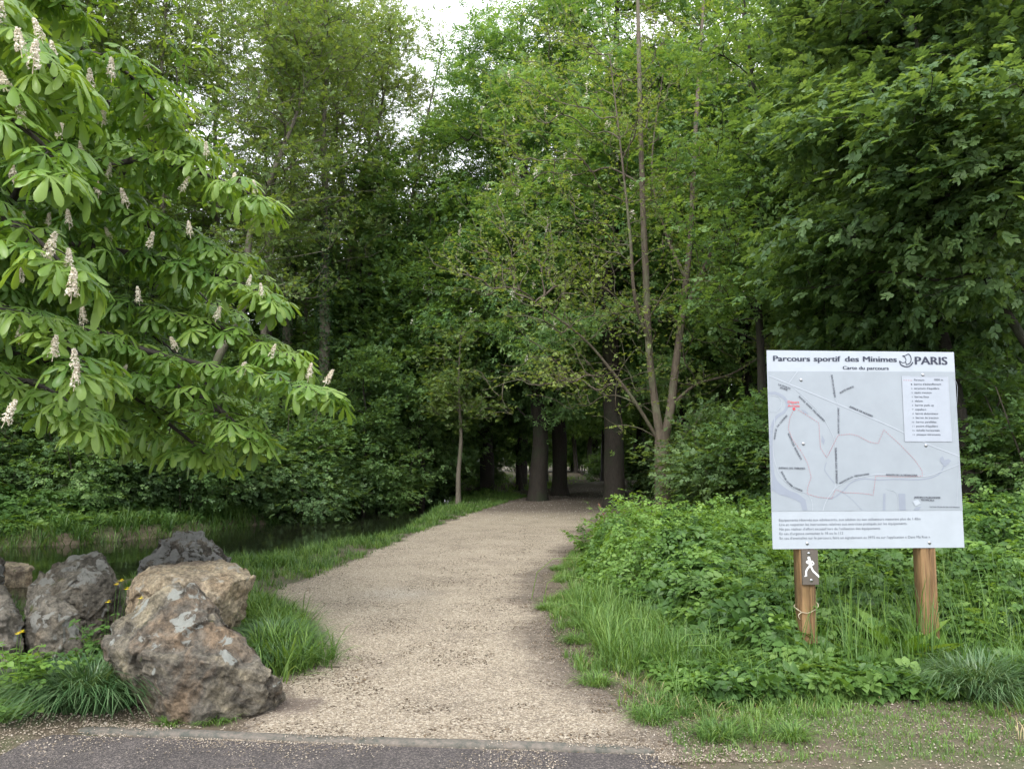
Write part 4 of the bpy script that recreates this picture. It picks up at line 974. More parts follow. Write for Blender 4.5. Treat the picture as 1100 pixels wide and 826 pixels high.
def rock(label, pts, mt, seed, amp=.05, cuts=8, fr_=3.2, name='rock', group=None, sm=2):
    pts = np.array(pts, float); c = pts.mean(0); base = np.array([c[0], c[1], pts[:, 2].min()])
    bm = bmesh.new()
    for p_ in pts: bm.verts.new(p_ - base)
    r_ = bmesh.ops.convex_hull(bm, input=bm.verts[:])
    junk = list({g_ for g_ in list(r_['geom_interior']) + list(r_['geom_unused']) if isinstance(g_, bmesh.types.BMVert)})
    if junk: bmesh.ops.delete(bm, geom=junk, context='VERTS')
    bmesh.ops.triangulate(bm, faces=bm.faces[:])
    for _k in range(cuts):
        long_ = [e for e in bm.edges if e.calc_length() > .0145]
        if not long_ or len(bm.verts) > 70000: break
        bmesh.ops.subdivide_edges(bm, edges=long_, cuts=1, use_grid_fill=True)
        bmesh.ops.triangulate(bm, faces=[f for f in bm.faces if len(f.verts) > 3])
        if _k in (3,)[:sm]: bmesh.ops.smooth_vert(bm, verts=bm.verts[:], factor=.35, use_axis_x=True, use_axis_y=True, use_axis_z=True)
    bm.normal_update()
    V = np.array([v.co[:] for v in bm.verts]); Nn = np.array([v.normal[:] for v in bm.verts])
    q_ = V + seed * 7.7
    d = (fbm(q_ * fr_, seed, 3) - .5) * amp * 1.3
    ridge = 1 - np.abs(fbm(q_ * fr_ * 1.9 + 5, seed + 9, 4) - .5) * 4
    d = d + (ridge - .6) * amp * .75 - np.clip(fbm(q_ * fr_ * 2.6, seed + 20, 3) - .56, 0, 1) * amp * 3.2
    d = d + (fbm(q_ * 22, seed + 30, 4) - .5) * amp * .9 + (fbm(q_ * 50, seed + 33, 3) - .5) * amp * .4
    rs_ = np.random.default_rng(seed); lo, hi = V.min(0), V.max(0); nc_ = int(46 * (np.prod(hi - lo) ** (1 / 3)) / .6) + 14
    cs = rs_.uniform(lo, hi, (nc_, 3)); cd = unit(rs_.normal(size=(nc_, 3))); co = rs_.uniform(-1, 1, nc_)
    wq = V + (fbm(q_ * 5, seed + 2, 3)[:, None] - .5) * .22 * np.array([1, -1, 1])
    near_ = ((wq[:, None, :] - cs[None]) ** 2).sum(2).argmin(1)
    d = d + co[near_] * amp * .30 + ((V - cs[near_]) * cd[near_]).sum(1) * .12
    d = d - np.percentile(d, 68)
    V2 = V + Nn * d[:, None]
    V2 = V2 + (fbm(q_ * 9, seed + 40, 3) - .5)[:, None] * np.array([.4, -.2, .5]) * amp * .8
    for v, c_ in zip(bm.verts, V2): v.co = c_
    me = bpy.data.meshes.new(name); bm.to_mesh(me); bm.free(); me.materials.append(mt)
    me.polygons.foreach_set('use_smooth', np.ones(len(me.polygons), bool))
    o = link(name, me, None, base); tag(o, label, 'rock', group); return o
RM1 = rock_mat('rusty_stone', (.235, .205, .145), (.12, .11, .092), (.175, .130, .088), (.27, .28, .255), up_lichen=.60, seed=1.7)
RM2 = rock_mat('sandy_stone', (.29, .225, .15), (.36, .30, .21), (.20, .16, .12), (.36, .33, .27), up_lichen=.66, seed=4.2)
RM3 = rock_mat('grey_stone', (.085, .078, .063), (.155, .142, .118), (.115, .098, .074), (.22, .22, .20), up_lichen=.57, seed=8.1)
RM4 = rock_mat('dark_stone', (.055, .049, .04), (.09, .081, .068), (.125, .11, .09), (.19, .19, .18), up_lichen=.58, seed=3.3)
def dn(px, py, D, z=None):
    p_ = P(px, py, D)
    if z is not None: p_[2] = z
    return p_
def gg(px, py, dz=-.06): p_ = G(px, py); p_[2] = gz(p_[0], p_[1]) + dz; return p_
rock('big rust brown boulder with pale lichen on its peak, lower left by the kerb',
     [dn(192, 619, 5.2), dn(172, 634, 5.15), dn(206, 628, 5.2), dn(236, 660, 5.2), dn(246, 688, 5.1), dn(276, 700, 5.15), dn(300, 728, 5.0), gg(312, 748), gg(300, 762), gg(262, 772), gg(222, 778), gg(192, 776), gg(150, 752), gg(124, 728),
      dn(113, 690, 5.05), dn(122, 668, 5.2), dn(140, 655, 5.2), dn(222, 712, 4.78), dn(160, 705, 4.8), dn(225, 670, 5.0), dn(180, 640, 5.6), dn(230, 670, 5.8, .3), dn(270, 700, 5.7, 0), dn(130, 690, 5.8, .1), dn(120, 690, 5.6, -.05), dn(290, 730, 5.5, -.1)], RM1, 3, .032)
rock('flat topped sandy yellow boulder between the big rusty boulder and the dark one behind',
     [dn(143, 622, 6.5), dn(160, 608, 6.7), dn(200, 601, 6.8), dn(240, 600, 6.9), dn(268, 607, 6.8), dn(275, 618, 6.6), dn(268, 634, 6.5), dn(245, 650, 6.3), dn(225, 650, 6.1), dn(150, 640, 6.2), dn(135, 632, 6.4), dn(180, 618, 6.1), dn(250, 625, 6.2),
      dn(238, 690, 6.6, -.05), dn(215, 700, 6.2, -.05), dn(140, 700, 6.3, -.05), dn(150, 700, 7.0, -.1), dn(245, 700, 7.1, -.1), dn(200, 605, 7.2, .55)], RM2, 5, .026)
rock('dark pointed boulder at the water, behind the sandy yellow one',
     [dn(203, 568, 8.3), dn(186, 574, 8.2), dn(218, 570, 8.3), dn(236, 592, 8.2), dn(250, 608, 8.1), dn(170, 588, 8.1), dn(150, 606, 8.0), dn(160, 612, 7.9), dn(240, 612, 7.9), dn(200, 590, 7.9), dn(250, 620, 8.2, -.2), dn(150, 620, 8.1, -.25), dn(170, 600, 8.9, -.2), dn(240, 600, 8.9, -.2), dn(205, 575, 8.8)], RM4, 7, .055)
rock('dark grey lichen spotted boulder at the left, in front of the stream',
     [dn(108, 592, 7.3), dn(90, 596, 7.3), dn(62, 603, 7.2), dn(45, 614, 7.1), dn(32, 632, 7.0), dn(28, 642, 7.0), dn(126, 612, 7.1), dn(131, 625, 7.1), dn(128, 640, 7.0), dn(80, 620, 6.8), dn(60, 640, 6.7), dn(115, 620, 6.9),
      dn(30, 640, 7.2, -.1), dn(135, 640, 7.2, -.1), dn(60, 640, 6.8, -.1), dn(110, 640, 6.9, -.1), dn(60, 600, 7.9, 0), dn(110, 600, 7.9, .1)], RM3, 9, .036)
rock('upright grey brown boulder left of the yellow flowers, beneath the lichen spotted one',
     [dn(46, 636, 5.9), dn(32, 645, 5.9), dn(62, 640, 5.9), dn(80, 655, 5.85), dn(88, 672, 5.8), dn(86, 700, 5.75, .05), dn(28, 665, 5.75), dn(26, 700, 5.7, .05), dn(55, 665, 5.65), dn(50, 720, 5.6, -.05), dn(85, 700, 6.2, -.05), dn(30, 700, 6.3, -.05), dn(60, 650, 6.3)], RM3, 12, .035)
rock('pale grey stone cut by the left edge of the picture, beside the upright boulder',
     [dn(-30, 625, 5.9), dn(0, 632, 5.8), dn(18, 646, 5.75), dn(28, 660, 5.7), dn(27, 685, 5.65), dn(-40, 680, 5.6), dn(-40, 640, 5.7), dn(5, 660, 5.5), dn(20, 720, 5.6, -.05), dn(-40, 720, 5.6, -.05), dn(-30, 700, 6.3, -.05), dn(20, 690, 6.3, -.05), dn(-20, 640, 6.3)], RM3, 14, .035)
rock('dark stone at the very left edge standing behind the lichen spotted boulder',
     [dn(-30, 575, 9), dn(-6, 590, 9), dn(4, 600, 9), dn(5, 618, 9), dn(-35, 620, 8.8), dn(-10, 640, 8.8, -.3), dn(8, 630, 9.1, -.3), dn(-40, 600, 9.8, -.3), dn(0, 600, 9.7, -.3)], RM4, 16, .04)
rock('flat pale stone lying at the water edge at far left',
     [dn(2, 603, 11.6), dn(30, 604, 11.7), dn(36, 609, 11.5), dn(24, 613, 11.4), dn(-5, 612, 11.4), dn(0, 615, 11.5, -.5), dn(36, 615, 11.5, -.5), dn(10, 600, 12.3, -.5), dn(10, 604, 12.1)], RM2, 18, .03, 4)
rgk = np.random.default_rng(4)
for k, (px, py, s_) in enumerate([(338, 600, .09), (352, 603, .12), (327, 606, .07), (362, 598, .07), (600, 690, .03), (312, 770, .02)][:4]):
    p_ = G(px, py, -.12); pts = p_ + unit(rgk.normal(size=(14, 3))) * s_ * (1.3, 1, .7)
    rock(['small brown stone at the bare bank by the water', 'largest of the small stones on the bare bank beside the path', 'small stone nearest the grass tuft on the bare bank', 'rightmost small stone on the bare bank beside the path'][k], pts, RM2 if k % 2 else RM3, 30 + k, .02, 3, name='stone', group='small stones on the bare bank')
# ------------------------------------------------------------------ the map sign
SW = 1.5
SGN = empty('map_sign', (2.699, 5.93, gz(2.7, 5.95)), 'large white map board on two wooden posts at the right of the path', 'sign')
SGN.rotation_euler = (0, 0, 0.0707); ZB = 0.922 - SGN.location.z      # bottom edge height in the sign's own frame
Hsrc = np.array([(77, 53), (740, 64), (782, 753), (102, 755)], float); Hdst = np.array([(0, SW), (SW, SW), (SW, 0), (0, 0)], float)
A_ = []
for (x, y), (u, v) in zip(Hsrc, Hdst):
    A_.append([x, y, 1, 0, 0, 0, -u * x, -u * y, u]); A_.append([0, 0, 0, x, y, 1, -v * x, -v * y, v])
A_ = np.array(A_); hh = np.append(np.linalg.solve(A_[:, :8], A_[:, 8]), 1).reshape(3, 3)
def U(x, y):
    q_ = hh @ np.array([x, y, 1.]); return np.array([q_[0] / q_[2] - SW / 2, q_[1] / q_[2] + ZB])
KP = SW / 672
def flat(name, polys, mt, lvl, parent):
    """polys: list of point lists in board coordinates; one flat sheet lvl in front of the board"""
    bm = bmesh.new()
    for pl in polys:
        vs = [bm.verts.new((p_[0], -lvl, p_[1])) for p_ in pl]; f_ = bm.faces.new(vs)
    bmesh.ops.triangulate(bm, faces=bm.faces[:]); bmesh.ops.recalc_face_normals(bm, faces=bm.faces[:])
    me = bpy.data.meshes.new(name); bm.to_mesh(me); bm.free(); me.materials.append(mt); return link(name, me, parent)
def ribbon(pts, w, smooth=True):
    pts = np.array(pts, float)
    if smooth and len(pts) > 2:
        E_ = np.vstack([2 * pts[0] - pts[1], pts, 2 * pts[-1] - pts[-2]]); C = []
        for i in range(len(pts) - 1):
            p0, p1, p2, p3 = E_[i:i + 4]
            for t in np.arange(0, 1, .2): C.append(.5 * ((2 * p1) + (-p0 + p2) * t + (2 * p0 - 5 * p1 + 4 * p2 - p3) * t * t + (-p0 + 3 * p1 - 3 * p2 + p3) * t ** 3))
        C.append(pts[-1]); pts = np.array(C)
    tg = np.gradient(pts, axis=0); tg /= np.linalg.norm(tg, axis=1, keepdims=True) + 1e-9; nn = np.stack([-tg[:, 1], tg[:, 0]], 1) * w / 2
    return [[pts[i] - nn[i], pts[i + 1] - nn[i + 1], pts[i + 1] + nn[i + 1], pts[i] + nn[i]] for i in range(len(pts) - 1)]
def dashes(pts, w, dl=.011, gap=.008):
    pts = np.array(pts, float); L_ = np.concatenate([[0], np.cumsum(np.linalg.norm(np.diff(pts, axis=0), axis=1))]); out = []
    f_ = lambda s: np.array([np.interp(s, L_, pts[:, 0]), np.interp(s, L_, pts[:, 1])])
    for s in np.arange(0, L_[-1] - dl, dl + gap): out += ribbon([f_(s), f_(s + dl)], w, False)
    return out
Up = lambda L_: [U(*p_) for p_ in L_]
dp_ = bpy.context.evaluated_depsgraph_get
def text_mesh(body, bold):
    cu = bpy.data.curves.new('t', 'FONT'); cu.body = body; cu.size = 1; cu.offset = bold; cu.resolution_u = 3; cu.space_word = 1.25 if body.startswith('Parcours  ') else 1.0
    ob = bpy.data.objects.new('t', cu); COL.objects.link(ob); bpy.context.view_layer.update()
    me = bpy.data.meshes.new_from_object(ob.evaluated_get(dp_())); bpy.data.objects.remove(ob); bpy.data.curves.remove(cu); return me
def lettering(name, items, mt, lvl, parent):
    """items: (text, start px, end px, cap height px, bold) all joined into one lettering mesh"""
    VV = []; FF = []; n_ = 0
    for body, a, b_, cap, bold in items:
        me = text_mesh(body, 0); V = np.array([v.co[:] for v in me.vertices]); F_ = [[i + n_ for i in p_.vertices] for p_ in me.polygons]
        bpy.data.meshes.remove(me)
        p0, p1 = U(*a), U(*b_); ex = p1 - p0; W_ = np.linalg.norm(ex); ex = ex / W_; ey = np.array([-ex[1], ex[0]])
        x = (V[:, 0] - V[:, 0].min()) / (np.ptp(V[:, 0])) * W_; y = V[:, 1] / .72 * cap * KP
        Q_ = p0 + x[:, None] * ex + y[:, None] * ey
        for q2, dx in enumerate((0,) if bold <= 0 else (-bold, 0, bold)):
            sh_ = ex * dx * cap * KP * 1.4; VV.append(np.stack([Q_[:, 0] + sh_[0], np.full(len(V), -lvl - .00012 * q2), Q_[:, 1] + sh_[1]], 1)); FF += [[i + q2 * len(V) for i in f_] for f_ in F_]
        n_ += len(V) * (1 if bold <= 0 else 3)
    me = bpy.data.meshes.new(name); me.from_pydata(np.concatenate(VV).tolist(), [], FF); me.materials.append(mt); return link(name, me, parent)
def board_paint(name, col, rough=.35): return plain(name, col, rough)
MW = board_paint('board_white', (.37, .41, .455)); MM = board_paint('map_grey', (.28, .315, .35)); MR = board_paint('map_road', (.37, .41, .46)); MV = board_paint('map_river', (.235, .265, .32))
ML = board_paint('legend_ground', (.34, .375, .43)); MI = board_paint('ink_navy', (.02, .025, .05)); MG = board_paint('ink_grey', (.07, .08, .10)); MRD = board_paint('route_red', (.38, .14, .15)); MRR = board_paint('start_red', (.6, .05, .07))
MG2 = board_paint('ink_soft', (.13, .14, .165)); MS = plain('screw_steel', (.45, .46, .48), .3, 1.0); MD = board_paint('map_line', (.36, .39, .44))
def box_me(name, x0, x1, y0, y1, z0, z1, mt, bev=.003):
    bm = bmesh.new(); bmesh.ops.create_cube(bm, size=1)
    for v in bm.verts: v.co = ((x0 + x1) / 2 + v.co.x * (x1 - x0), (y0 + y1) / 2 + v.co.y * (y1 - y0), (z0 + z1) / 2 + v.co.z * (z1 - z0))
    if bev: bmesh.ops.bevel(bm, geom=bm.edges[:], offset=bev, segments=2, affect='EDGES')
    me = bpy.data.meshes.new(name); bm.to_mesh(me); bm.free(); me.materials.append(mt); return me
panel = link('panel', box_me('panel', -SW / 2, SW / 2, 0, .006, ZB, ZB + SW, MW, .0012), SGN)
flat('map', [Up([(83, 127), (743, 133), (774, 621), (97, 621)])], MM, .002, panel)
polys = []
polys += ribbon(Up([(84, 205), (110, 205), (140, 222), (150, 246), (140, 270), (112, 290), (96, 330), (94, 400), (98, 470), (112, 515), (150, 548), (190, 566), (212, 590), (214, 619)]), .022)
flat('map_river', polys, MV, .0030, panel); polys = []
polys += [Up([(98, 500), (118, 520), (150, 545), (190, 560), (216, 580), (224, 618), (206, 618), (198, 590), (160, 572), (120, 560), (96, 545)])]
flat('map_river', polys, MV, .0034, panel)
for L_ in ([(692, 436), (702, 430), (708, 444), (722, 440), (732, 446), (722, 458), (710, 468), (700, 458), (692, 446)], [(274, 352), (284, 372), (280, 388), (272, 374)], [(200, 262), (214, 266), (226, 278), (210, 276)]): flat('map_lake', [Up(L_)], MV, .0036, panel)
polys = []
polys += ribbon(Up([(706, 466), (690, 492), (650, 508), (600, 512), (540, 510), (470, 512), (420, 508), (380, 520), (355, 545), (320, 572), (296, 578)]), .009)
flat('map_brook', polys, MV, .0032, panel); polys = []
polys += ribbon(Up([(290, 450), (284, 475), (300, 500), (318, 522)]), .006)
flat('map_brook', polys, MV, .0032, panel); polys = []
for L_ in ([(546, 560), (570, 562), (572, 620), (548, 620)], [(606, 610), (628, 606), (618, 620), (600, 620)], [(492, 560), (500, 560), (500, 620), (490, 620)]): flat('map_block', [Up(L_)], MV, .0032, panel)
polys += ribbon(Up([(345, 552), (380, 580), (418, 620)]), .004)
flat('map_river', polys, MV, .0032, panel)
polys = []
for pts, w_ in [([(84, 142), (300, 232), (440, 290), (560, 344), (660, 392), (760, 430)], .012), ([(186, 128), (155, 170)], .009), ([(155, 170), (220, 228), (270, 280), (300, 330), (318, 370), (326, 430), (326, 500), (320, 540)], .006), ([(330, 350), (300, 408), (290, 432)], .006),
               ([(320, 540), (290, 585), (278, 620)], .008), ([(320, 540), (360, 516), (420, 500), (480, 492), (560, 496), (640, 500), (700, 482), (760, 458)], .008), ([(106, 290), (100, 400), (112, 460), (130, 500), (180, 545), (222, 560), (240, 590), (242, 620)], .005), ([(84, 210), (120, 218), (130, 244), (112, 268), (88, 268)], .004),
               ([(300, 140), (310, 180), (318, 220), (330, 250), (334, 350)], .004), ([(506, 545), (540, 560), (548, 620)], .004), ([(736, 150), (752, 200), (738, 380)], .003), ([(760, 430), (752, 620)], .003)]:
    lv_ = globals().get('lv_', .0040) + .00012; flat('map_road', ribbon(Up(pts), w_ * .62), MR, lv_, panel)
polys = [Up([(596, 588), (614, 582), (624, 596), (606, 606)])]
flat('map_building', polys, MR, .0058, panel)
polys = []
for pts in [[(174, 262), (160, 290), (154, 330), (170, 370), (200, 410), (222, 450), (236, 500), (224, 535), (222, 560), (262, 572), (310, 576), (322, 545), (350, 556), (400, 558), (440, 562), (456, 566), (464, 498), (560, 502), (629, 500), (628, 480), (600, 440), (550, 388), (492, 336), (472, 384), (440, 378), (400, 356), (372, 350), (330, 354), (300, 415), (290, 432), (268, 398), (262, 310), (225, 286), (186, 262)]]:
    polys = dashes(Up(pts), .0038, .010, .010)
polys += dashes(Up([(560, 162), (592, 163)]), .004)
flat('route_line', polys, MRD, .0062, panel)
flat('start_dot', [[U(174, 260) + .011 * np.array([math.cos(a), math.sin(a)]) for a in np.linspace(0, 6.283, 17)[:-1]]], MRR, .0068, panel)
lettering('start_lettering', [('Départ', (152, 240), (192, 241), 9, .01), ('Arrivée', (152, 253), (194, 254), 9, .01)], MRR, .0068, panel)
flat('legend_ground', [Up([(555, 147), (718, 152), (733, 378), (567, 377)])], ML, .0056, panel)
flat('legend_border', ribbon(Up([(555, 147), (718, 152)]), .003, False) + ribbon(Up([(718, 152), (733, 378)]), .003, False) + ribbon(Up([(733, 378), (567, 377)]), .003, False) + ribbon(Up([(567, 377), (555, 147)]), .003, False), MD, .0068, panel)
leg = ["barres d'échauffement", "structure d'équilibre", 'saute mouton', 'barres fixes', 'slalom', 'barres push up', 'espaliers', 'barres abdominaux', 'barres de traction', 'barres parallèles', "poutre d'équilibre", 'échelle horizontale', 'poteaux étirements']
lw = [96, 88, 60, 50, 28, 66, 38, 80, 80, 72, 76, 82, 84]
it_ = [('Parcours', (598, 164), (634, 165), 7, .012), ('1850 m', (669, 164), (700, 165), 7, .012)]
for k, s_ in enumerate(leg):
    yy = 179 + k * 14.75; xx = 598 + k * .85
    it_.append((s_, (xx, yy), (xx + lw[k], yy + 1), 7, .01)); it_.append((str(k + 1), (xx - 11 + (-3 if k > 8 else 0), yy), (xx - 7, yy), 5, 0))
for t_ in it_: lettering('legend_lettering', [t_], MG, .0074, panel)
lettering('title_lettering', [('Parcours', (101, 91), (230, 93), 19, .045)], MI, .003, panel)
for w_, xa, xb in (('sportif', 245, 338), ('des', 355, 403), ('Minimes', 419, 537)): lettering('title_lettering', [(w_, (xa, 91 + (xa - 101) * .0138), (xb, 91 + (xb - 101) * .0138), 19, .045)], MI, .003, panel)
lettering('subtitle_lettering', [('Carte du parcours', (347, 122), (509, 125), 12, .03)], MI, .003, panel)
lettering('city_lettering', [('PARIS', (603, 106), (716, 108), 28, .04)], MI, .003, panel)
def Z3(x, y): return U((920 + x / 7.51 - 800) * 3.304, (370 + y / 7.51 - 360) * 3.304)
flat('ship_emblem', ribbon([Z3(*p_) for p_ in [(366, 97), (385, 97), (414, 84), (430, 102), (436, 130), (424, 158), (398, 168)]], .0065) + ribbon([Z3(*p_) for p_ in [(366, 98), (384, 108), (394, 128), (390, 150)]], .006)
     + ribbon([Z3(*p_) for p_ in [(343, 138), (366, 152), (392, 150), (398, 168)]], .005) + ribbon([Z3(*p_) for p_ in [(342, 138), (352, 165), (378, 181), (412, 184), (436, 170), (449, 148)]], .0085), MI, .003, panel)
mp_it = [('LA PORTE', (118, 176), (160, 192), 7), ('JAUNE', (124, 186), (150, 196), 7), ('ROUTE', (190, 218), (212, 240), 7), ('RONDE', (216, 243), (236, 262), 7), ('DES', (240, 266), (250, 277), 7), ('MINIMES', (253, 280), (280, 306), 7),
         ('ROUTE DU DONJON', (304, 142), (316, 220), 7), ('ROUTE', (338, 208), (358, 196), 7), ('MORTE', (361, 195), (386, 186), 7), ('ROUTE DES DAMES', (335, 346), (334, 258), 7), ('AVENUE DE NOGENT', (369, 256), (452, 292), 8),
         ('ROUTE DE', (108, 366), (114, 330), 7), ('LA COURBE', (117, 324), (152, 284), 7), ('ROUTE DES', (152, 348), (172, 392), 7), ('BOSQUETS', (175, 398), (198, 440), 7), ('AVENUE DES MINIMES', (330, 524), (326, 398), 8),
         ('AVENUE DES TRIBUNES', (120, 471), (214, 473), 7), ('ROUTE DE', (128, 482), (144, 512), 7), ('LA GERBE', (148, 517), (168, 536), 7), ('COURSE', (172, 539), (204, 552), 7), ('ROUTE DE LA', (338, 526), (384, 503), 7), ('MENAGERIE', (390, 501), (442, 494), 7), ('ROUTE DE LA MENAGERIE', (502, 497), (612, 500), 7),
         ("JARDIN D'AGRONOMIE", (601, 577), (694, 579), 7), ('TROPICALE', (624, 586), (672, 588), 7), ('Fond de plan : Direction de la Voirie et des Deplacements', (656, 609), (762, 611), 4)]
for a, b_, c_2, d in mp_it: lettering('street_name_lettering', [(a, b_, c_2, d * .9, .04)], MG, .0068, panel)
for t_ in [
    ('Equipements réservés aux adolescents, aux adultes ou aux utilisateurs mesurant plus de 1.40m', (123, 656), (625, 654), 9.5, .004),
    ('Lire et respecter les instructions relatives aux exercices pratiqués sur les équipements.', (124, 672), (578, 670), 9.5, .004),
    ("Ne pas réaliser d'effort excessif lors de l'utilisation des équipements", (125, 688), (482, 687), 9.5, .004),
    ("En cas d'urgence contactez le 18 ou le 112", (125, 704), (351, 703), 9.5, .004),
    ("En cas d'anomalies sur le parcours, faire un signalement au 3975 ou sur l'application « Dans Ma Rue »", (126, 720), (659, 718), 9.5, .004)]: lettering('instruction_lettering', [t_[:3] + (8.5, 0)], MG2, .003, panel)
def screw(parent, u, v, y, r_=.012):
    b_ = Buf(); poly_tube(b_, [(u, y + .001, v), (u, y - .004, v), (u, y - .0065, v)], [r_, r_, r_ * .55], 14, 0, sub=2)
    return link('screw', b_.mesh('screw', MS, True), parent)
for z_ in [(199, 158), (208, 383), (224, 735), (630, 143), (642, 392), (657, 735)]: q_ = U(*z_); screw(panel, q_[0], q_[1], -.0005 if z_[1] > 700 else -.002)
# posts
m, n, l, b = mat('post_wood'); tc = n.new('ShaderNodeTexCoord'); mp = n.new('ShaderNodeMapping'); mp.inputs['Scale'].default_value = (22, 22, 1.1); l.new(tc.outputs['Object'], mp.inputs[0])
nz = noisen(n, l, 2, 6, .65, mp.outputs[0], .6); r = rampn(n, [(.3, (.07, .038, .018)), (.48, (.20, .115, .05)), (.62, (.27, .165, .075)), (.8, (.33, .22, .12))]); l.new(nz.outputs['Fac'], r.inputs[0])
n2 = noisen(n, l, 2.2, 4, .6, tc.outputs['Object']); r2 = rampn(n, [(.45, (1, 1, 1)), (.7, (.6, .62, .5))]); l.new(n2.outputs['Fac'], r2.inputs[0])
c = mixc(n, l, 1.0, r.outputs[0], r2.outputs[0], 'MULTIPLY'); l.new(c, b.inputs['Base Color']); b.inputs['Roughness'].default_value = .75
bp = n.new('ShaderNodeBump'); bp.inputs['Distance'].default_value = .006; l.new(nz.outputs['Fac'], bp.inputs['Height']); l.new(bp.outputs[0], b.inputs['Normal'])
PW = m
def post(cx, crack):
    """square post with a drying crack down the front face"""
    hw = .058; prof = [(-hw, .008), (crack - .004, .008), (crack, .03), (crack + .004, .008), (hw, .008), (hw, .11), (-hw, .11)]
    hw2 = .006; P_ = []
    prof = [(-hw, .014), (-hw + hw2, .008), (crack - .0035, .008), (crack, .035), (crack + .0035, .008), (hw - hw2, .008), (hw, .014), (hw, .118), (-hw, .118)]
    zs = np.linspace(-.4, ZB + SW - .08, 26); V = []
    for k, z_ in enumerate(zs):
        wv = .0025 * math.sin(z_ * 5 + cx) + .0015 * math.sin(z_ * 13)
        V += [(cx + x + (wv if 1 < j < 5 else 0), y, z_) for j, (x, y) in enumerate(prof)]
    kk = len(prof); q_ = [(i * kk + j, i * kk + (j + 1) % kk, (i + 1) * kk + (j + 1) % kk, (i + 1) * kk + j) for i in range(len(zs) - 1) for j in range(kk)]
    t_ = [((len(zs) - 1) * kk + j, (len(zs) - 1) * kk + j + 1, (len(zs) - 1) * kk + 8) for j in range(7)]
    return link('post', mesh_np('post', V, q_, t_, None, False, (PW,)), SGN)
pl_x = U(224, 735)[0]; pr_x = U(655, 735)[0]
post(pl_x, .010); post(pr_x, .012)
PQ = plain('plaque_board', (.10, .085, .07), .6)
plq = link('runner_plaque', box_me('runner_plaque', pl_x - .05, pl_x + .075, -.012, .0072, ZB - .262, ZB - .006, PQ, .002), SGN)
def R7(x, y): return (pl_x - .05 + (x - 128) / 88 * .125, ZB - .006 - (y - 58) / 200 * .256)
MWH = plain('figure_white', (.72, .74, .76), .4)
body = [(158, 98), (166, 94), (173, 98), (175, 106), (171, 113), (180, 120), (190, 132), (188, 142), (180, 147), (184, 156), (190, 172), (204, 190), (216, 208), (214, 216), (206, 212), (188, 190), (174, 174), (166, 176), (154, 186), (152, 200), (153, 209), (138, 210), (137, 205), (146, 200), (145, 178), (150, 172), (160, 158), (160, 146), (162, 134), (148, 128), (150, 122), (161, 124), (162, 114), (158, 106)]
fg = [[R7(165 + 8 * math.cos(a), 104 + 9 * math.sin(a)) for a in np.linspace(0, 6.283, 13)[:-1]]]
for pts, w_ in [([(166, 112), (170, 128), (171, 152)], .024), ([(164, 117), (151, 126), (160, 136)], .009), ([(180, 120), (190, 136), (180, 146)], .009), ([(169, 148), (152, 170), (147, 186), (147, 208)], .014), ([(148, 207), (137, 208)], .008), ([(174, 150), (184, 176), (198, 192), (212, 207)], .014), ([(213, 200), (214, 216)], .008)]:
    fg += ribbon([np.array(R7(*p_)) for p_ in pts], w_)
figv = []
for k_, pl_ in enumerate([fg]): flat('runner_figure', pl_, MWH, .0145, plq)
for (x, y) in [(165, 78), (174, 232)]: u_, v_ = R7(x, y); screw(plq, u_, v_, -.012, .011)
# string round the left post
m, n, l, b = mat('string'); b.inputs['Base Color'].default_value = (.42, .36, .26, 1)
zz = .44
cx_ = pl_x; hw = .062; ring = [(cx_ - hw, .0, zz - .03), (cx_ - .01, -.004, zz - .035), (cx_ + hw, .002, zz + .0), (cx_ + hw + .012, .03, zz + .03), (cx_ + hw + .002, .122, zz + .03), (cx_ - hw, .122, zz), (cx_ - hw - .004, .05, zz - .02), (cx_ - hw, .0, zz - .03)]
b_ = Buf(); poly_tube(b_, ring, [.0028] * 8, 6, 0, sub=4); poly_tube(b_, [ring[0], (cx_ - hw - .03, -.012, zz - .05), (cx_ - hw - .02, -.015, zz - .08)], [.004, .003, .002], 6, 0, sub=4); poly_tube(b_, [ring[0], (cx_ - hw - .035, -.01, zz - .01), (cx_ - hw - .05, -.02, zz + .0)], [.004, .003, .002], 6, 0, sub=4)
o = link('string', b_.mesh('string', m, True), None, SGN.location); o.rotation_euler = SGN.rotation_euler; tag(o, 'pale string knotted around the left post of the map sign', 'string')
# ------------------------------------------------------------------ grass and undergrowth
def blades(buf, base, h, w_, lean, ang, tone, droop=.5):
    n_ = len(base); d = np.stack([np.cos(ang), np.sin(ang), np.zeros(n_)], 1); s_ = np.stack([-np.sin(ang), np.cos(ang), np.zeros(n_)], 1)
    # face width direction half random so blades read from every side
    ts_ = [0, .38, .72, 1.0]; ws = [.8, 1.0, .7, 0.06]; V = []
    for t, ww in zip(ts_, ws):
        out = lean * t ** 1.7; up = t - droop * lean * t ** 3
        c = base + d * (out * h)[:, None] + np.array([0, 0, 1.]) * (np.maximum(up, .02) * h)[:, None]
        V += [c - s_ * (w_ * ww)[:, None], c + s_ * (w_ * ww)[:, None]]
    V = np.stack(V, 1); off = (np.arange(n_) * 8)[:, None, None]
    q_ = np.array([(0, 1, 3, 2), (2, 3, 5, 4), (4, 5, 7, 6)])[None] + off
    buf.add(V, q_.reshape(-1, 4), None, np.repeat(tone, 3))
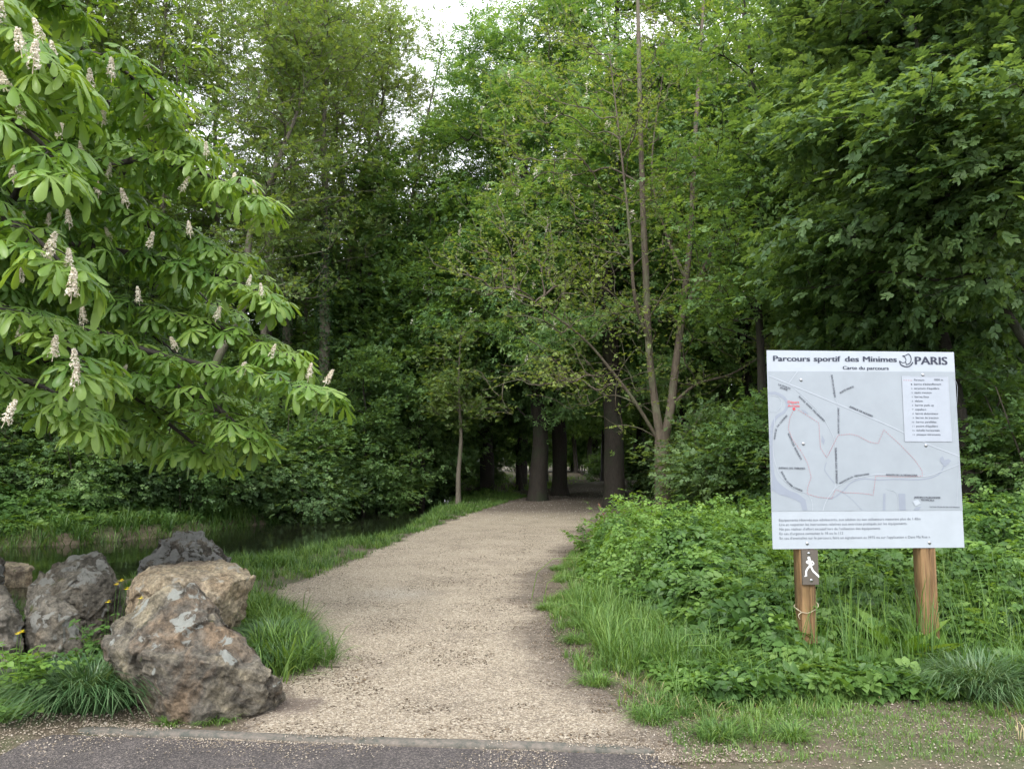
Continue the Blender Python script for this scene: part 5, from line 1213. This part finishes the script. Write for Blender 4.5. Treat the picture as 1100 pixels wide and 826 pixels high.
def clumped(rg, n_clump, per, region, spread):
    x, y, s_ = region(rg, n_clump); k = len(x)
    per_ = np.full(k, per); idx_ = np.repeat(np.arange(k), per_)
    r_ = np.abs(rg.normal(size=len(idx_))) * spread; a = rg.uniform(0, 6.283, len(idx_))
    bx, by = x[idx_] + np.cos(a) * r_, y[idx_] + np.sin(a) * r_
    return bx, by, a, r_ / spread, s_[idx_], idx_
def grass_patch(name, label, region, n_clump, per, spread, h, w0, seed, mt='grass', lean=(.15, .7), parent=None, kind='stuff', droop=.55):
    rg_ = np.random.default_rng(seed); bx, by, a, rr, sc, ci = clumped(rg_, n_clump, per, region, spread); n_ = len(bx)
    z = hgt(bx, by) - .01; hh = rg_.uniform(h[0], h[1], n_) * sc * (1.15 - .3 * np.minimum(rr, 2)); ct = rg_.normal(size=ci.max() + 1) * .16
    ln_ = lean[0] + (lean[1] - lean[0]) * np.clip(rr / 2, 0, 1) + rg_.uniform(0, .35, n_)
    ang = a + rg_.normal(size=n_) * .6; b_ = Buf()
    blades(b_, np.stack([bx, by, z], 1), hh, w0 * rg_.uniform(.6, 1.3, n_), ln_, ang, np.clip(.5 + ct[ci] + rg_.normal(size=n_) * .18, 0, 1), droop)
    o = link(name, b_.mesh(name, M[mt]), parent)
    if kind: tag(o, label, 'grass', None, kind)
    return o
def YF(x): return np.interp(x, [.4, .85, 1.15, 1.5, 2.0, 3.0, 4.0, 6, 9], [12, 10.3, 7.6, 6.6, 5.9, 5.75, 5.75, 6.0, 6.2])
def reg_verge(rg_, n_):
    y = 4.55 + 10 * rg_.random(n_) ** 1.35; x = path_r(y) + rg_.uniform(-.02, 1, n_) ** 1.0 * np.interp(y, [4.5, 6, 8, 12, 15], [4.2, 3.4, 1.3, .9, .7])
    m_ = fbm(xy3(x, y, 1.6), 91, 4); e = x - path_r(y)
    bare = np.exp(-(((x - 2.5) / .75) ** 2 + ((y - 4.95) / .42) ** 2))
    k = (m_ + .22 * sstep(0, .5, e) - .38 * bare - .14 * (y < 4.9) > .47 + .12 * (rg_.random(n_) - .5)) & (x < YF2(y))
    s_ = .55 + .5 * sstep(.1, .8, e) * sstep(4.9, 6.4, y) + .35 * (m_ - .5)
    return x[k], y[k], s_[k]
YF0 = YF
def YF(x): return YF0(x) + 1.3 * (fbm(xy3(x, x * 0, 1.6), 44, 3) - .5)
def YF2(y): return np.where(y > 5.85, np.interp(y, [5.85, 6.6, 7.6, 10.3, 12, 20], [2.6, 1.7, 1.4, 1.2, 1.5, 3.0]), 9)
grass_patch('verge_grass', 'fresh green grass growing along the right side of the path', reg_verge, 4600, 17, .05, (.10, .22), .0028, 201)
grass_patch('short_grass', 'short thin grass and moss on the bare ground right of the path', lambda rg_, n_: (lambda x, y: (x, y, np.ones(n_)))(rg_.uniform(.9, 4.5, n_), rg_.uniform(4.25, 5.7, n_)), 2600, 10, .045, (.02, .06), .002, 202)
def reg_tall(rg_, n_):
    y = rg_.uniform(6.0, 9.0, n_); x = path_r(y) + rg_.uniform(.25, 1.5, n_); k = x < YF2(y) + .4
    return x[k], y[k], .8 + .5 * rg_.random(k.sum())
grass_patch('tall_grass', 'tall soft grass in front of the bramble thicket', reg_tall, 620, 14, .08, (.18, .36), .0034, 203, lean=(.15, .9))
def reg_left(rg_, n_):
    y = rg_.uniform(9.6, 33, n_); x = path_l(y) - rg_.uniform(-.12, 2.6, n_); d, wd = stream_d(x, y)
    k = (d > wd - .05) & (x > -9) & (path_l(y) - x < 1.9) & ~((y < 10.4) & (x > -3.3) & (rg_.random(n_) < .7)) & (fbm(xy3(x, y, 1.4), 5, 3) > .36)
    return x[k], y[k], (.75 + .4 * rg_.random(n_))[k] * np.interp(path_l(y[k]) - x[k], [0, .6, 2], [.7, 1.1, 1.4])
grass_patch('bank_grass', 'long grass on the strip between the path and the stream', reg_left, 2600, 15, .08, (.10, .24), .0042, 204)
grass_patch('bank_grass', 'darker rough grass mixed into the strip between path and stream', reg_left, 2600, 13, .09, (.08, .26), .0042, 214, 'shade_tinted_grass', lean=(.2, 1.1))
def reg_near(rg_, n_):
    y = rg_.uniform(5.6, 11.5, n_); x = rg_.uniform(-7, -1.9, n_); d, wd = stream_d(x, y); k = (d > wd + .05) & (x < path_l(y) - .03) & (y < 8.5)
    return x[k], y[k], np.full(k.sum(), 1.0)
grass_patch('near_bank_grass', 'grass among the boulders on the near bank', reg_near, 1100, 16, .07, (.12, .26), .0034, 205, 'shade_tinted_grass')
def reg_farb(rg_, n_):
    y = rg_.uniform(9, 34, n_); x = rg_.uniform(-22, -2, n_); d, wd = stream_d(x, y); k = (d > wd - .1) & (d < wd + 3.4) & (x < path_l(y) - 2.4 * (y < 30)) & (np.interp(x, STREAM[:7, 0], STREAM[:7, 1]) < y)
    return x[k], y[k], (.8 + .6 * rg_.random(n_))[k]
grass_patch('far_bank_grass', 'long overhanging grass along the far bank of the stream', reg_farb, 22000, 14, .10, (.20, .42), .0075, 206, 'shade_tinted_grass', lean=(.25, 1.0))
def reg_wood(rg_, n_):
    y = rg_.uniform(30, 60, n_); x = rg_.uniform(-9, 14, n_); k = (x < path_l(y) - .8) | (x > path_r(y) + .8); k &= fbm(xy3(x, y, .5), 8, 3) > .45
    return x[k], y[k], np.ones(k.sum())
grass_patch('woodland_grass', 'thin grass on the wood floor beyond the path end', reg_wood, 2600, 10, .15, (.2, .4), .012, 207)
grass_patch('dry_grass', 'dead straw coloured blades mixed into the verge', lambda rg_, n_: reg_verge(rg_, n_), 420, 7, .09, (.10, .28), .0026, 221, 'straw', lean=(.4, 1.3))
# single tussocks: arching grey green blades
def tussock(label, cx, cy, r_, n_, h, seed, mt='sedge', w0=.0042, ell=(1, 1)):
    rg_ = np.random.default_rng(seed); z0 = gz(cx, cy); a = rg_.uniform(0, 6.283, n_); rr = r_ * rg_.random(n_) ** .6
    lx, ly = np.cos(a) * rr * ell[0], np.sin(a) * rr * ell[1]
    z = hgt(lx + cx, ly + cy) - z0 - .01; b_ = Buf()
    blades(b_, np.stack([lx, ly, z], 1), rg_.uniform(h[0], h[1], n_), w0 * rg_.uniform(.6, 1.3, n_), .25 + .75 * rr / r_ + rg_.uniform(0, .35, n_), a + rg_.normal(size=n_) * .95, np.clip(.5 + rg_.normal(size=n_) * .26, 0, 1), .62)
    o = link('grass_tussock', b_.mesh('grass_tussock', M[mt]), None, (cx, cy, z0)); tag(o, label, 'grass tussock'); return o
def tus(label, px, py, *a_, **k_): p_ = G(px, py); tussock(label, p_[0], p_[1], *a_, **k_)
tus('large tussock of arching grey green blades just left of the rusty boulder', 92, 762, .26, 1500, (.28, .52), 301, ell=(1.15, .7))
tus('smaller tussock beside the large one, reaching towards the left edge', 52, 748, .14, 500, (.2, .38), 302)
tus('long tussock right behind the rusty boulder, drooping towards the path', 292, 706, .26, 1900, (.26, .46), 303, ell=(.62, 1.3))
tus('upper tussock between the sandy boulder and the path', 272, 672, .24, 1200, (.24, .42), 304, mt='grass', ell=(.8, 1.2))
tus('small bright grass tuft at the foot of the rusty boulder by the kerb', 232, 774, .10, 260, (.05, .11), 305, mt='grass', w0=.003)
tus('tiny grass tuft left of the rusty boulder foot', 182, 778, .06, 120, (.05, .1), 306, mt='grass', w0=.003)
tus('fine leaved tussock at the lower right corner of the verge', 1052, 752, .22, 1000, (.24, .42), 307, w0=.0035)
tus('broad bladed tussock sprouting from the bramble edge left of the sign post', 742, 655, .12, 160, (.35, .6), 308, w0=.009)
tus('round grass tuft on the near bank by the water, left of the bare stones', 292, 606, .34, 900, (.14, .26), 309, mt='grass', w0=.005)
for k, (px, py, r_) in enumerate([(600, 612, .12), (588, 655, .1), (612, 640, .12), (640, 735, .1), (700, 775, .1), (735, 760, .13), (770, 790, .12), (660, 700, .14), (850, 795, .1), (620, 690, .1)]):
    tus(['tuft furthest up the right edge of the path', 'tuft standing out into the path below the furthest one', 'tuft tucked against the verge beside the bramble corner', 'tuft out on the gravel at the middle of the right edge', 'tuft out on the gravel nearest the kerb end', 'thick tuft right of the kerb end tuft',
         'thick tuft at the bottom of the verge left of the bare patch', 'thick dark tuft on the path edge where the verge widens', 'low tuft in the bare soil under the left sign post', 'lone low tuft on the worn soil at the path edge'][k], px, py, r_, 260, (.07, .16), 320 + k, mt='grass', w0=.0028)
# leaf carpet: bramble thicket
rgb = np.random.default_rng(55)
def mound(x, y):
    e = np.clip((y - YF(x)) / 2.6, 0, 1); side = sstep(0, .55, x - path_r(y) - .15)
    return (.10 + .66 * e ** .7) * side * (.35 + 1.25 * fbm(xy3(x, y, 1.0), 12, 3)) * sstep(18, 14, y)
def carpet(buf, n_, xr, yr, tmpl, size, seed, hf, cond=None, tilt=.45, toned=.5, power=1.3, ylow=0.):
    rg_ = np.random.default_rng(seed); x = rg_.uniform(*xr, n_); y = yr[0] + (yr[1] - yr[0]) * rg_.random(n_) ** power
    H_ = hf(x, y); k = (H_ > .05)
    if cond is not None: k &= cond(x, y)
    x, y, H_ = x[k], y[k], H_[k]; m_ = len(x)
    gap = fbm(np.stack([x * 3.2, y * 3.2, x * 0], 1), seed, 3)
    u = rg_.random(m_) ** .45; z = hgt(x, y) + H_ * u * (.62 + .75 * gap) + .03
    e = .25; gxh = (hf(x + e, y) - hf(x - e, y)) / (2 * e); gyh = (hf(x, y + e) - hf(x, y - e)) / (2 * e)
    nn = np.stack([-gxh * .7, -gyh * .7, np.ones(m_)], 1) + rg_.normal(size=(m_, 3)) * tilt
    ax = rg_.normal(size=(m_, 3)) * (1, 1, .25) + (0, -.35, -.18); fr = frames(ax, nn)
    scatter(buf, tmpl, np.stack([x, y, z], 1), fr, rg_.uniform(size[0], size[1], m_), np.clip(toned + (fbm(np.stack([x * 2, y * 2, x * 0], 1), seed + 1, 3) - .5) * 1.3 + rg_.normal(size=m_) * .15, 0, 1))
    return np.stack([x, y, z], 1)
TRI_LO = tri_leaf(KITE)
leftw = lambda x, y: x < .433 * y + .9          # nearer the path: bramble; right part mixed herbs
b_ = Buf()
pb = carpet(b_, 36000, (.3, 7.5), (5.4, 12), TRI, (.065, .115), 401, mound, lambda x, y: (x < .27 * y + .1) | (rgb.random(len(x)) < .30), tilt=.33, toned=.58)
carpet(b_, 9000, (2.5, 14), (9, 18), TRI_LO, (.11, .17), 402, mound, tilt=.4)
def stalks(buf, n_, xr, yr, seed, h, tmpl, size, cond, nl=9):
    rg_ = np.random.default_rng(seed); x = rg_.uniform(*xr, n_); y = rg_.uniform(*yr, n_); k = cond(x, y); x, y = x[k], y[k]; m_ = len(x)
    hh = (mound(x, y) * .75 + rg_.uniform(*h, m_)); a = rg_.uniform(0, 6.283, m_); z = hgt(x, y)
    P0 = np.stack([x, y, z], 1); P1 = P0 + np.stack([np.cos(a) * hh * .35, np.sin(a) * hh * .35, hh], 1)
    tubes(buf, P0, P1, np.tile([0, 0, 1.], (m_, 1)), np.full(m_, .004), np.full(m_, .0015), 5, 4, tone=.75, bend=.6)
    t = np.tile(np.linspace(.35, 1, nl), m_)[:, None]; i = np.repeat(np.arange(m_), nl); C = P0[i] + np.array([0, 0, .6]) * hh[i][:, None]
    q_ = (1 - t) ** 2 * P0[i] + 2 * t * (1 - t) * C + t * t * P1[i]; aa = np.tile(np.arange(nl) * 2.4, m_) + np.repeat(rg_.uniform(0, 6, m_), nl)
    ax = np.stack([np.cos(aa), np.sin(aa), rg_.uniform(-.35, .3, m_ * nl)], 1); nr = np.array([0, 0, 1.]) + ax * .25 + rg_.normal(size=(m_ * nl, 3)) * .25
    scatter(buf, tmpl, q_, frames(ax, nr), rg_.uniform(*size, m_ * nl) * (1.25 - .6 * t[:, 0]), np.clip(.62 + rg_.normal(size=m_ * nl) * .14 + np.repeat(rg_.normal(size=m_) * .12, nl), 0, 1))
# arching canes
sel = rgb.choice(len(pb), 260, replace=False); P1 = pb[sel]; P0 = P1.copy(); P0[:, :2] += rgb.normal(size=(260, 2)) * .3; P0[:, 2] = hgt(P0[:, 0], P0[:, 1])
tubes(b_, P0, P1, np.tile([0, 0, 1.], (260, 1)), np.full(260, .0045), np.full(260, .002), 5, 4, tone=.9, bend=.7)
stalks(b_, 300, (.8, 6.5), (6.5, 13), 413, (.05, .32), TRI, (.09, .14), lambda x, y: (x > path_r(y) + .5) & (y > YF(x) + .4), 7)
tag(link('bramble_thicket', b_.mesh('bramble_thicket', M['bramble'])), 'bright green bramble thicket spreading from the path edge behind the sign', 'brambles', None, 'stuff')
b_ = Buf()
stalks(b_, 420, (1.2, 7.5), (5.8, 11), 411, (.1, .38), OVAL, (.07, .12), lambda x, y: (x > path_r(y) + .7) & (y > YF(x) + .2))
stalks(b_, 260, (2.0, 7.5), (5.6, 9), 412, (.1, .30), SPRAY_HI[1], (.12, .2), lambda x, y: (x > path_r(y) + 1.0) & (y > YF(x)), 7)
hf2 = lambda x, y: mound(x, y) * .92
carpet(b_, 30000, (1.3, 8.5), (5.3, 11), SPRAY_HI[0], (.11, .2), 403, hf2, lambda x, y: x > .20 * y - .1, tilt=.5, toned=.45)
carpet(b_, 12000, (1.3, 8.5), (5.3, 10), OVAL, (.05, .10), 404, hf2, lambda x, y: x > .22 * y, tilt=.6, toned=.62)
low_ = lambda x, y: .10 + .14 * fbm(xy3(x, y, 2), 4, 2)
carpet(b_, 1100, (1.0, 5.5), (5.0, 6.6), TRI, (.045, .08), 405, low_, tilt=.9, toned=.5, cond=lambda x, y: (x > path_r(y) + .8) & (fbm(xy3(x, y, 1.5), 6, 3) > .48) & ~((x < 3.2) & (y < 5.35)))
tag(link('herb_thicket', b_.mesh('herb_thicket', M['herb'])), 'nettles and mixed weeds growing densely around the sign posts', 'weeds', None, 'stuff')
def reg_tall2(rg_, n_):
    y = rg_.uniform(5.5, 8, n_); x = rg_.uniform(2.0, 6.2, n_); return x, y, .7 + .6 * rg_.random(n_)
grass_patch('weed_grass', 'tall thin grass stems among the weeds round the sign posts', reg_tall2, 500, 9, .1, (.35, .75), .0034, 208, lean=(.05, .5))
grass_patch('weed_grass', 'soft grass mixed with weeds at the foot of the sign posts', lambda rg_, n_: (lambda x, y: (x, y, .6 + .8 * fbm(xy3(x, y, 2.2), 66, 3)))(rg_.uniform(1.1, 4.6, n_), rg_.uniform(5.25, 6.5, n_)), 900, 14, .07, (.10, .30), .003, 209, lean=(.2, .9))
def reg_rockg(rg_, n_):
    t = rg_.random(n_); a_ = np.array([G(256, 660)[:2] * 1.03, G(300, 690)[:2] * 1.0, G(312, 722)[:2]]); i = t * 2; k = np.minimum(i.astype(int), 1); f_ = (i - k)[:, None]
    q_ = a_[k] * (1 - f_) + a_[k + 1] * f_ + rg_.normal(size=(n_, 2)) * (.12, .16); return q_[:, 0], q_[:, 1], .8 + .4 * rg_.random(n_)
grass_patch('rock_grass', 'lush grass hugging the path side of the boulders', reg_rockg, 190, 24, .06, (.20, .42), .004, 210, 'grass', lean=(.3, 1.1))
# dock plants: long lance leaves from one base
def lance():
    ys = [0, .12, .35, .6, .85, 1]; ws = [.01, .05, .12, .13, .07, 0]; V = []
    for y, w_ in zip(ys, ws): V += [(-w_, y, -.35 * y * y + .03), (0, y, -.35 * y * y), (w_, y, -.35 * y * y + .03)]
    Q = []
    for i in range(5): a = i * 3; Q += [(a, a + 1, a + 4, a + 3), (a + 1, a + 2, a + 5, a + 4)]
    return (np.array(V), np.array(Q), None)
LANCE = lance()
def dock(label, px, py, n_, sz, seed):
    rg_ = np.random.default_rng(seed); p_ = G(px, py, .05); p_[2] = gz(p_[0], p_[1]); a = rg_.uniform(0, 6.283, n_); el = rg_.uniform(.5, 1.8, n_)
    ax = np.stack([np.cos(a), np.sin(a), el], 1); fr = frames(ax, np.array([0, 0, 1.]) - .3 * ax + rg_.normal(size=(n_, 3)) * .1); b_ = Buf()
    scatter(b_, LANCE, rg_.normal(size=(n_, 3)) * (.02, .02, 0), fr, rg_.uniform(*sz, n_), rg_.uniform(.3, .8, n_))
    o = link('dock_plant', b_.mesh('dock_plant', M['dock']), None, p_); tag(o, label, 'dock plant')
dock('dock plant with long bright upright leaves left of the right sign post', 968, 716, 16, (.3, .55), 1)
dock('dock plant spreading broad leaves in front of the right sign post', 1005, 722, 14, (.22, .42), 2)
dock('small dock plant by the bare soil between the posts', 930, 738, 10, (.14, .26), 3)
# leafy herbs with stems
def herb(name, label, base, n_st, h, r_, seed, leafm='herb', sz=(.06, .11), tmpl=TRI, nl=7, flowers=None):
    rg_ = np.random.default_rng(seed); root = empty(name, base, label, 'plant'); sb = Buf(); lb2 = Buf()
    a = rg_.uniform(0, 6.283, n_st); R_ = r_ * rg_.random(n_st) ** .6; hh = h * rg_.uniform(.55, 1.05, n_st) * (1 - .35 * R_ / r_)
    P0 = np.stack([np.cos(a) * .03, np.sin(a) * .03, np.zeros(n_st) - .03], 1); P1 = np.stack([np.cos(a) * R_, np.sin(a) * R_, hh], 1)
    tubes(sb, P0, P1, np.tile([0, 0, 1.], (n_st, 1)), np.full(n_st, .004), np.full(n_st, .0018), 5, 4, tone=.7, bend=.5)
    t = rg_.uniform(.3, 1.05, n_st * nl)[:, None]; i = np.repeat(np.arange(n_st), nl); C = P0[i] + np.array([0, 0, 1]) * np.linalg.norm(P1[i] - P0[i], axis=1, keepdims=True) * .5
    q_ = (1 - t) ** 2 * P0[i] + 2 * t * (1 - t) * C + t * t * P1[i]; m_ = len(q_); aa = rg_.uniform(0, 6.283, m_)
    ax = np.stack([np.cos(aa), np.sin(aa), rg_.uniform(-.3, .35, m_)], 1); fr = frames(ax, np.tile([0, 0, 1.], (m_, 1)) + ax * .2 + rg_.normal(size=(m_, 3)) * .25)
    scatter(lb2, tmpl, q_, fr, rg_.uniform(*sz, m_), np.clip(.55 + rg_.normal(size=m_) * .15, 0, 1))
    for f_ in (flowers or []):
        c = np.array(f_) - np.array(base); tubes(sb, np.array([[c[0] * .6, c[1] * .6, c[2] * .4]]), c[None], np.array([[0, 0, 1.]]), np.array([.002]), np.array([.0015]), 4, 3, tone=.6)
    link('stems', sb.mesh('stems', M[leafm], True), root); link('leaves', lb2.mesh('leaves', M[leafm]), root)
    for f_ in (flowers or []):
        fb = Buf(); c = np.array(f_) - np.array(base); av = np.arange(4) * 1.57 + rg_.random()
        ax = np.stack([np.cos(av), np.sin(av), 0 * av + .25], 1); scatter(fb, OVAL, np.tile(c, (4, 1)), frames(ax, np.tile([0, 0, 1.], (4, 1))), np.full(4, .022), rg_.random(4))
        ax = ax[:, [1, 0, 2]] * (-.7, .9, 1); scatter(fb, OVAL, np.tile(c + (0.012, -.01, .012), (4, 1)), frames(ax, np.tile([0, .3, 1.], (4, 1))), np.full(4, .017), rg_.random(4))
        link('flower', fb.mesh('flower', M['yellow']), root)
    return root
def gb(px, py, D=None):
    p_ = G(px, py) if D is None else P(px, py, D); p_[2] = gz(p_[0], p_[1]); return p_
herb('celandine', 'yellow flowered celandine growing between the rusty, sandy and upright boulders', gb(118, 700, 5.7), 24, .52, .36, 11, sz=(.06, .1), flowers=[P(125, 628, 5.5), P(130, 624, 5.5), P(136, 633, 5.5), P(116, 647, 5.5), P(151, 643, 5.4)])
herb('celandine', 'celandine with one yellow flower at the left edge in front of the stones', gb(14, 752, 5.0), 26, .46, .30, 12, 'bramble', sz=(.07, .11), flowers=[P(23, 679, 4.9), P(19, 681, 4.9)])
herb('leafy_weed', 'leafy weed filling the gap between the large tussock and the upright boulder', gb(88, 735, 5.35), 20, .34, .26, 13, sz=(.055, .09))
herb('leafy_weed', 'small weed growing on the sandy boulder\'s front edge', gb(222, 690, 5.75), 12, .5, .16, 14, sz=(.05, .075))
herb('leafy_weed', 'low weed at the lower left corner of the picture', gb(10, 745, 4.8), 14, .2, .25, 15, sz=(.05, .09))
herb('bramble_shoot', 'tall bramble shoot standing above the thicket left of the two stemmed tree', gb(668, 590, 11.5), 14, 1.15, .55, 16, 'bramble', sz=(.10, .15), nl=9)
herb('bramble_shoot', 'bramble shoot reaching out over the path at the far end of the thicket', gb(628, 580, 13), 10, .75, .6, 17, 'bramble', sz=(.10, .15), nl=7)
herb('bramble_shoot', 'bramble shoot rising at the foot of the two stemmed tree', gb(735, 590, 12), 14, 1.15, .5, 18, 'bramble', sz=(.10, .15), nl=9)
herb('elder_sapling', 'pale leafy seedling standing at the right edge beyond the sign', gb(1085, 660, 7.5), 12, .95, .45, 19, 'bramble', sz=(.11, .16), nl=7)
herb('lone_weed', 'single broad leaved weed at the foot of the left sign post', gb(852, 700), 9, .28, .16, 20, 'herb', sz=(.06, .09), tmpl=OVAL)
herb('butterbur', 'dark broad leaved weed between the two sign posts', gb(925, 672, 6.9), 12, .6, .4, 21, 'ivy', sz=(.16, .24), tmpl=OVAL, nl=3)
# far bank undergrowth
b_ = Buf()
def hf3(x, y):
    d, wd = stream_d(x, y); side = (np.interp(x, STREAM[:7, 0], STREAM[:7, 1]) < y) | (x < -4.5) & (y > 26)
    return np.where(side & (x < path_l(y) - 1.8), sstep(.3, 2.4, d - wd) * (.35 + .9 * fbm(xy3(x, y, .45), 31, 3)), 0)
carpet(b_, 42000, (-22, -1), (14, 36), SPRAY[0], (.2, .34), 406, hf3, tilt=.4, power=1.2)
carpet(b_, 9000, (-18, -3), (14, 30), TRI_LO, (.13, .2), 407, hf3, tilt=.4, toned=.6)
tag(link('far_bank_undergrowth', b_.mesh('far_bank_undergrowth', M['herb'])), 'low leafy undergrowth covering the far bank of the stream', 'undergrowth', None, 'stuff')
# fallen twig on the path
b_ = Buf(); p_ = G(345, 718); poly_tube(b_, [p_ + (-.13, .01, .014), p_ + (-.04, -.005, .018), p_ + (.05, .0, .016), p_ + (.14, .0, .014)], [.003, .004, .004, .005], 6, .2, sub=3)
tag(link('twig', b_.mesh('twig', M['bark_twig'], True)), 'thin dead twig lying on the gravel at the left of the path', 'twig')
b_ = Buf(); p_ = P(650, 556, 12.2); poly_tube(b_, [p_ + (-.1, 0, .22), p_ + (0, 0, 0), p_ + (.16, -.05, -.4)], [.008, .01, .012], 6, .2, sub=3)
tag(link('dead_stick', b_.mesh('dead_stick', bark_mat('red_brown_stick', (.16, .07, .04), (.28, .14, .08)), True)), 'reddish dead stick poking out of the brambles over the path', 'stick')
